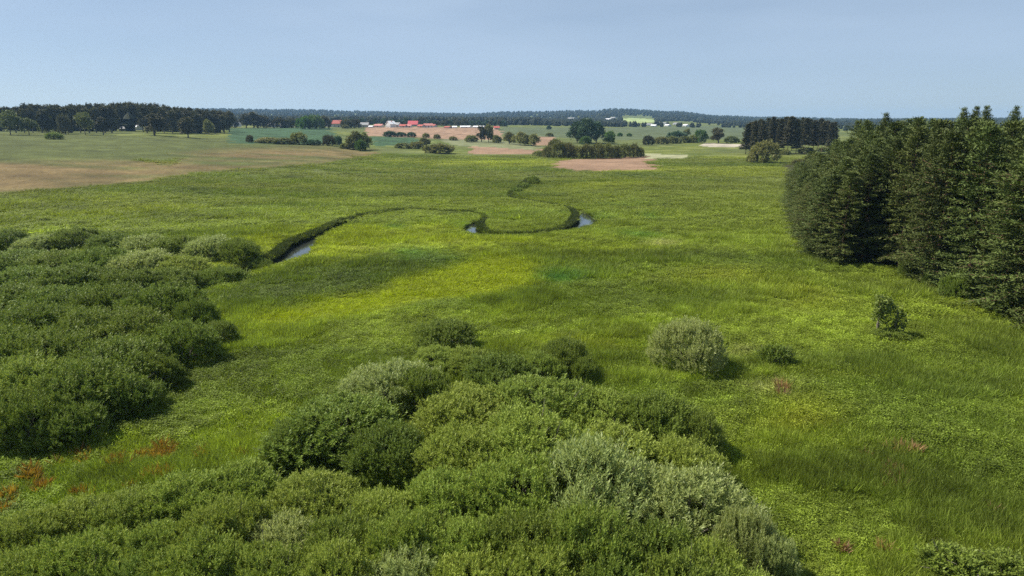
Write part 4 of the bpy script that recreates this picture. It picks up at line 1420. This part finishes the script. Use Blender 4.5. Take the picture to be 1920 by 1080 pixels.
p = scatter_px(-500, 2300, 2500, 4700, 15000, 11, hill_keep)
far_wood('hillside_wood', p, np.random.default_rng(3).uniform(12, 20, len(p)), M_FARWOOD, 'hazy blue wood covering the far hills along the horizon')
p = scatter_px(395, 1010, 1350, 2300, 2600, 12)
far_wood('plain_wood', p, np.random.default_rng(4).uniform(11, 17, len(p)), M_FARWOOD, 'dark bluish wood behind the village')
p = scatter_px(-600, 440, 640, 1500, 1500, 13)
far_wood('upland_wood', p, np.random.default_rng(5).uniform(13, 19, len(p)), M_FARWOOD, 'dark wood filling in behind the left skyline trees')
p = scatter_px(930, 1430, 1350, 2600, 5200, 14, lambda x, y, px, py: hill_keep(x, y, px, py) & ~in_poly(px, py - 4, POLY['hill_clearing']) & ~in_poly(px, py - 7, POLY['hill_clearing']) & (py < 238.5 + (px > 1130) * 1.0) & (fbm(x, y, 200, 3, 5) > .40 - (px < 1120) * .2))
far_wood('foothill_wood', p, np.random.default_rng(6).uniform(8, 13, len(p)), M_FARWOOD, 'patchy bluish groves at the foot of the far hill')
p = scatter_px(1540, 2400, 1300, 2600, 1800, 15)
far_wood('lowland_wood', p, np.random.default_rng(8).uniform(9, 14, len(p)), M_FARWOOD, 'bluish wood between the copse and the pine wood')


# ------------------------------------------------------------------ meadow grass (stuff): tufts set out by geometry nodes
def tuft_mesh(name, seed, n, h, w, spread, lean=.75):
    rng = np.random.default_rng(seed)
    a = rng.uniform(0, 6.28, n)
    r = spread * np.sqrt(rng.random(n))
    base = np.stack([r * np.cos(a), r * np.sin(a), np.full(n, -.04)], -1)
    d = norm(np.stack([np.cos(a) * lean, np.sin(a) * lean, np.ones(n)], -1) + rng.normal(size=(n, 3)) * .28)
    L = h * rng.uniform(.55, 1.15, n)
    side = norm(np.cross(d, rng.normal(size=(n, 3))))
    bend = np.stack([np.cos(a), np.sin(a), -.35 * np.ones(n)], -1) * (L * .22 * rng.random(n))[:, None]
    V, Q = kites(base, d, side, L, w * rng.uniform(.6, 1.3, n), .4, bend)
    return mesh_np(name, V, [Q], [M_GRASS], {'tone': np.repeat(rng.random(n), 4)})


def grass_points(rng, n, d0, d1, half=47):
    az = np.radians(rng.uniform(-half, half, n))
    r = np.sqrt(rng.uniform(d0 ** 2, d1 ** 2, n))
    return r * np.sin(az), r * np.cos(az)


def instancer(name, x, y, tint, scale, tufts, label, which=None):
    z = height(x, y)
    me = bpy.data.meshes.new(name)
    n = len(x)
    me.vertices.add(n)
    me.vertices.foreach_set('co', np.stack([x, y, z], -1).astype(np.float32).ravel())
    a = me.attributes.new('tint', 'FLOAT_COLOR', 'POINT')
    a.data.foreach_set('color', np.concatenate([tint, np.ones((n, 1))], 1).astype(np.float32).ravel())
    s = me.attributes.new('size', 'FLOAT_VECTOR', 'POINT')
    s.data.foreach_set('vector', scale.astype(np.float32).ravel())
    t = me.attributes.new('turn', 'FLOAT', 'POINT')
    t.data.foreach_set('value', RNG.uniform(0, 6.28, n).astype(np.float32))
    w = me.attributes.new('which', 'INT', 'POINT')
    w.data.foreach_set('value', (RNG.integers(0, len(tufts), n) if which is None else which).astype(np.int32))
    o = obj(name, me)
    tag(o, label, None, None, 'stuff')
    coll = bpy.data.collections.new(name + '_tufts')
    for k, tm in enumerate(tufts):
        coll.objects.link(bpy.data.objects.new('%s_tuft_%02d' % (name, k), tm))
    ng = bpy.data.node_groups.new(name + '_scatter', 'GeometryNodeTree')
    ng.interface.new_socket('Geometry', in_out='INPUT', socket_type='NodeSocketGeometry')
    ng.interface.new_socket('Geometry', in_out='OUTPUT', socket_type='NodeSocketGeometry')
    N, Lk = ng.nodes, ng.links
    gi, go = N.new('NodeGroupInput'), N.new('NodeGroupOutput')
    ci = N.new('GeometryNodeCollectionInfo')
    ci.inputs['Collection'].default_value = coll
    ci.inputs['Separate Children'].default_value = True
    iop = N.new('GeometryNodeInstanceOnPoints')
    iop.inputs['Pick Instance'].default_value = True

    def attr(nm, dt):
        q = N.new('GeometryNodeInputNamedAttribute')
        q.data_type = dt
        q.inputs['Name'].default_value = nm
        return q.outputs['Attribute']
    cx = N.new('ShaderNodeCombineXYZ')
    Lk.new(attr('turn', 'FLOAT'), cx.inputs['Z'])
    Lk.new(gi.outputs[0], iop.inputs['Points'])
    Lk.new(ci.outputs[0], iop.inputs['Instance'])
    Lk.new(attr('which', 'INT'), iop.inputs['Instance Index'])
    Lk.new(cx.outputs[0], iop.inputs['Rotation'])
    Lk.new(attr('size', 'FLOAT_VECTOR'), iop.inputs['Scale'])
    Lk.new(iop.outputs[0], go.inputs[0])
    md = o.modifiers.new('scatter', 'NODES')
    md.node_group = ng
    return o


def herb_mesh(name, seed, n):
    rng = np.random.default_rng(seed)
    base = np.stack([rng.normal(size=n) * .24, rng.normal(size=n) * .24, rng.uniform(.12, .55, n)], -1)
    a = rng.uniform(0, 6.28, n)
    d = norm(np.stack([np.cos(a), np.sin(a), rng.normal(size=n) * .4 + .1], -1))
    side = norm(np.cross(d, np.array([0, 0, 1.]) + rng.normal(size=(n, 3)) * .35))
    L = rng.uniform(.08, .18, n)
    V, Q = kites(base, d, side, L, L * .45, .5)
    return mesh_np(name, V, [Q], [M_GRASS], {'tone': np.repeat(rng.random(n), 4)})


TUFT = [herb_mesh('herb_%d' % k, 980 + k, 64) for k in range(2)] + [tuft_mesh('sedge_tuft_%d' % k, 900 + k, 30, .62, .05, .40) for k in range(6)] + [tuft_mesh('tall_sedge_%d' % k, 920 + k, 30, .95, .045, .34, lean=.4) for k in range(3)]
gx, gy, gs = [], [], []
for d0, d1, n, sw, sh in ((19, 45, 52000, .72, .8), (45, 80, 62000, .9, .85), (80, 140, 56000, 1.4, .95), (140, 250, 40000, 2.6, 1.0), (250, 420, 18000, 4.2, 1.0)):
    x, y = grass_points(RNG, n, d0, d1)
    gx.append(x)
    gy.append(y)
    hn = .45 + 1.2 * fbm(x, y, 3.2, 3, 201)
    gs.append(np.stack([np.full(n, sw), np.full(n, sw), sh * hn], -1) * RNG.uniform(.75, 1.25, (n, 1)))
gx, gy, gs = np.concatenate(gx), np.concatenate(gy), np.concatenate(gs)
gz = base_height(gx, gy)
greg, gpx, gpy = regions(gx, gy, gz)
keep = ((greg == 0) | (greg == RIDX['pale_meadow'])) & (stream_dist(gx, gy)[0] > .3)
gx, gy, gz, gs, greg, gpx, gpy = gx[keep], gy[keep], gz[keep], gs[keep], greg[keep], gpx[keep], gpy[keep]
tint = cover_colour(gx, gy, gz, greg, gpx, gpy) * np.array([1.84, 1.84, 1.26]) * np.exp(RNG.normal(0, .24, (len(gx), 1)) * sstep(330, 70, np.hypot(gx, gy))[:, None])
lime = soft(gpx, gpy, POLY['lime_sedge'], 22, 9)
gs[:, 2] *= (1 - .55 * lime)
qx, qy = to_px(gx, gy, gz)
rust = np.zeros(len(gx), bool)
for cx_, cy_, rx_, ry_ in RUST:
    f = ((qx - cx_) / rx_) ** 2 + ((qy - cy_) / ry_) ** 2
    rust |= (f < 1.3) & (RNG.random(len(gx)) < .52 - .3 * np.clip(f, 0, 1.3))
g_ok = ~rust
n5, n6 = fbm(gx * .8, gy, 9, 3, 301), RNG.random(len(gx))
which = RNG.integers(2, 8, len(gx))
tallp, herbp = (n5 > .58) & (n6 < .8) & (stream_dist(gx, gy)[0] > 4), (n5 < .45) & (n6 < .42)
which[tallp] = RNG.integers(8, 11, int(tallp.sum()))
which[herbp | (n6 > .93)] = RNG.integers(0, 2, int((herbp | (n6 > .93)).sum()))
tint[tallp] *= np.array([1.0, .99, 1.15])
tint[herbp] *= np.array([.92, .92, .86])
instancer('meadow_grass', gx[g_ok], gy[g_ok], tint[g_ok], gs[g_ok], TUFT, 'tall green sedge and herbs covering the open meadow', which[g_ok])
DOCK = [tuft_mesh('dock_%d' % k, 940 + k, 22, .8, .10, .22, lean=.3) for k in range(3)]
tr_ = np.where((qx[rust] < 700)[:, None], np.array([[.30, .185, .035]]), np.array([[.34, .215, .11]])) * RNG.uniform(.45, 1.2, (int(rust.sum()), 1)) * RNG.uniform(.85, 1.15, (int(rust.sum()), 3))
instancer('rusty_weeds', gx[rust], gy[rust], tr_, gs[rust] * np.array([1, 1, 1.1]), DOCK, 'rust coloured weeds scattered in small patches of the meadow')

# reeds on the banks of the stream
bx, by_, bs = [], [], []
rng = np.random.default_rng(77)
wsp, _ = to_px(SP[:, 0], SP[:, 1], np.zeros(len(SP)))
seglen = np.hypot(*np.gradient(SP, axis=0).T)
weight = seglen * (.25 + SW)
for k in range(5600):
    a = rng.choice(len(SP), p=weight / weight.sum())
    s = -1 if rng.random() < .8 else 1                       # mostly on the far, sheltered bank
    off = SW[a] + .05 + abs(rng.normal()) * (.3 if s < 0 else .15)
    p = SP[a] + nrm[a] * s * off + tan[a] * rng.uniform(-.6, .6)
    bx.append(p[0])
    by_.append(p[1])
    bs.append((.42 + .36 * min(SW[a], 1.2)) * (1 if s < 0 else .5))
bx, by_, bs = np.array(bx), np.array(by_), np.array(bs)
ok = stream_dist(bx, by_)[0] > 0
bx, by_, bs = bx[ok], by_[ok], bs[ok]
REED = [tuft_mesh('reed_tuft_%d' % k, 950 + k, 24, 1.15, .07, .35, lean=.25) for k in range(4)]
tb = np.array([[.046, .062, .018]]) * rng.uniform(.7, 1.4, (len(bx), 1))
instancer('stream_reeds', bx, by_, tb, np.ones((len(bx), 3)) * bs[:, None] * rng.uniform(.8, 1.25, (len(bx), 1)), REED, 'dark tall reeds lining the banks of the stream')

# ------------------------------------------------------------------ haze: one closed box of thin air round everything
v, q = box_np(-7400, 7400, -7400, 7400, -4.5, 125)
hm, nt, out = new_mat('haze_air')
vol = node(nt, 'ShaderNodeVolumePrincipled')
vol.inputs['Color'].default_value = (.38, .64, 1.0, 1)
vol.inputs['Density'].default_value = 0.000075
vol.inputs['Anisotropy'].default_value = .2
nt.links.new(vol.outputs[0], out.inputs['Volume'])
tag(obj('haze', mesh_np('haze', v, [q], [hm])), 'thin bluish summer haze over the valley', None, None, 'stuff')
label_rows()
print('pines', npine, 'objects', len(bpy.data.objects))
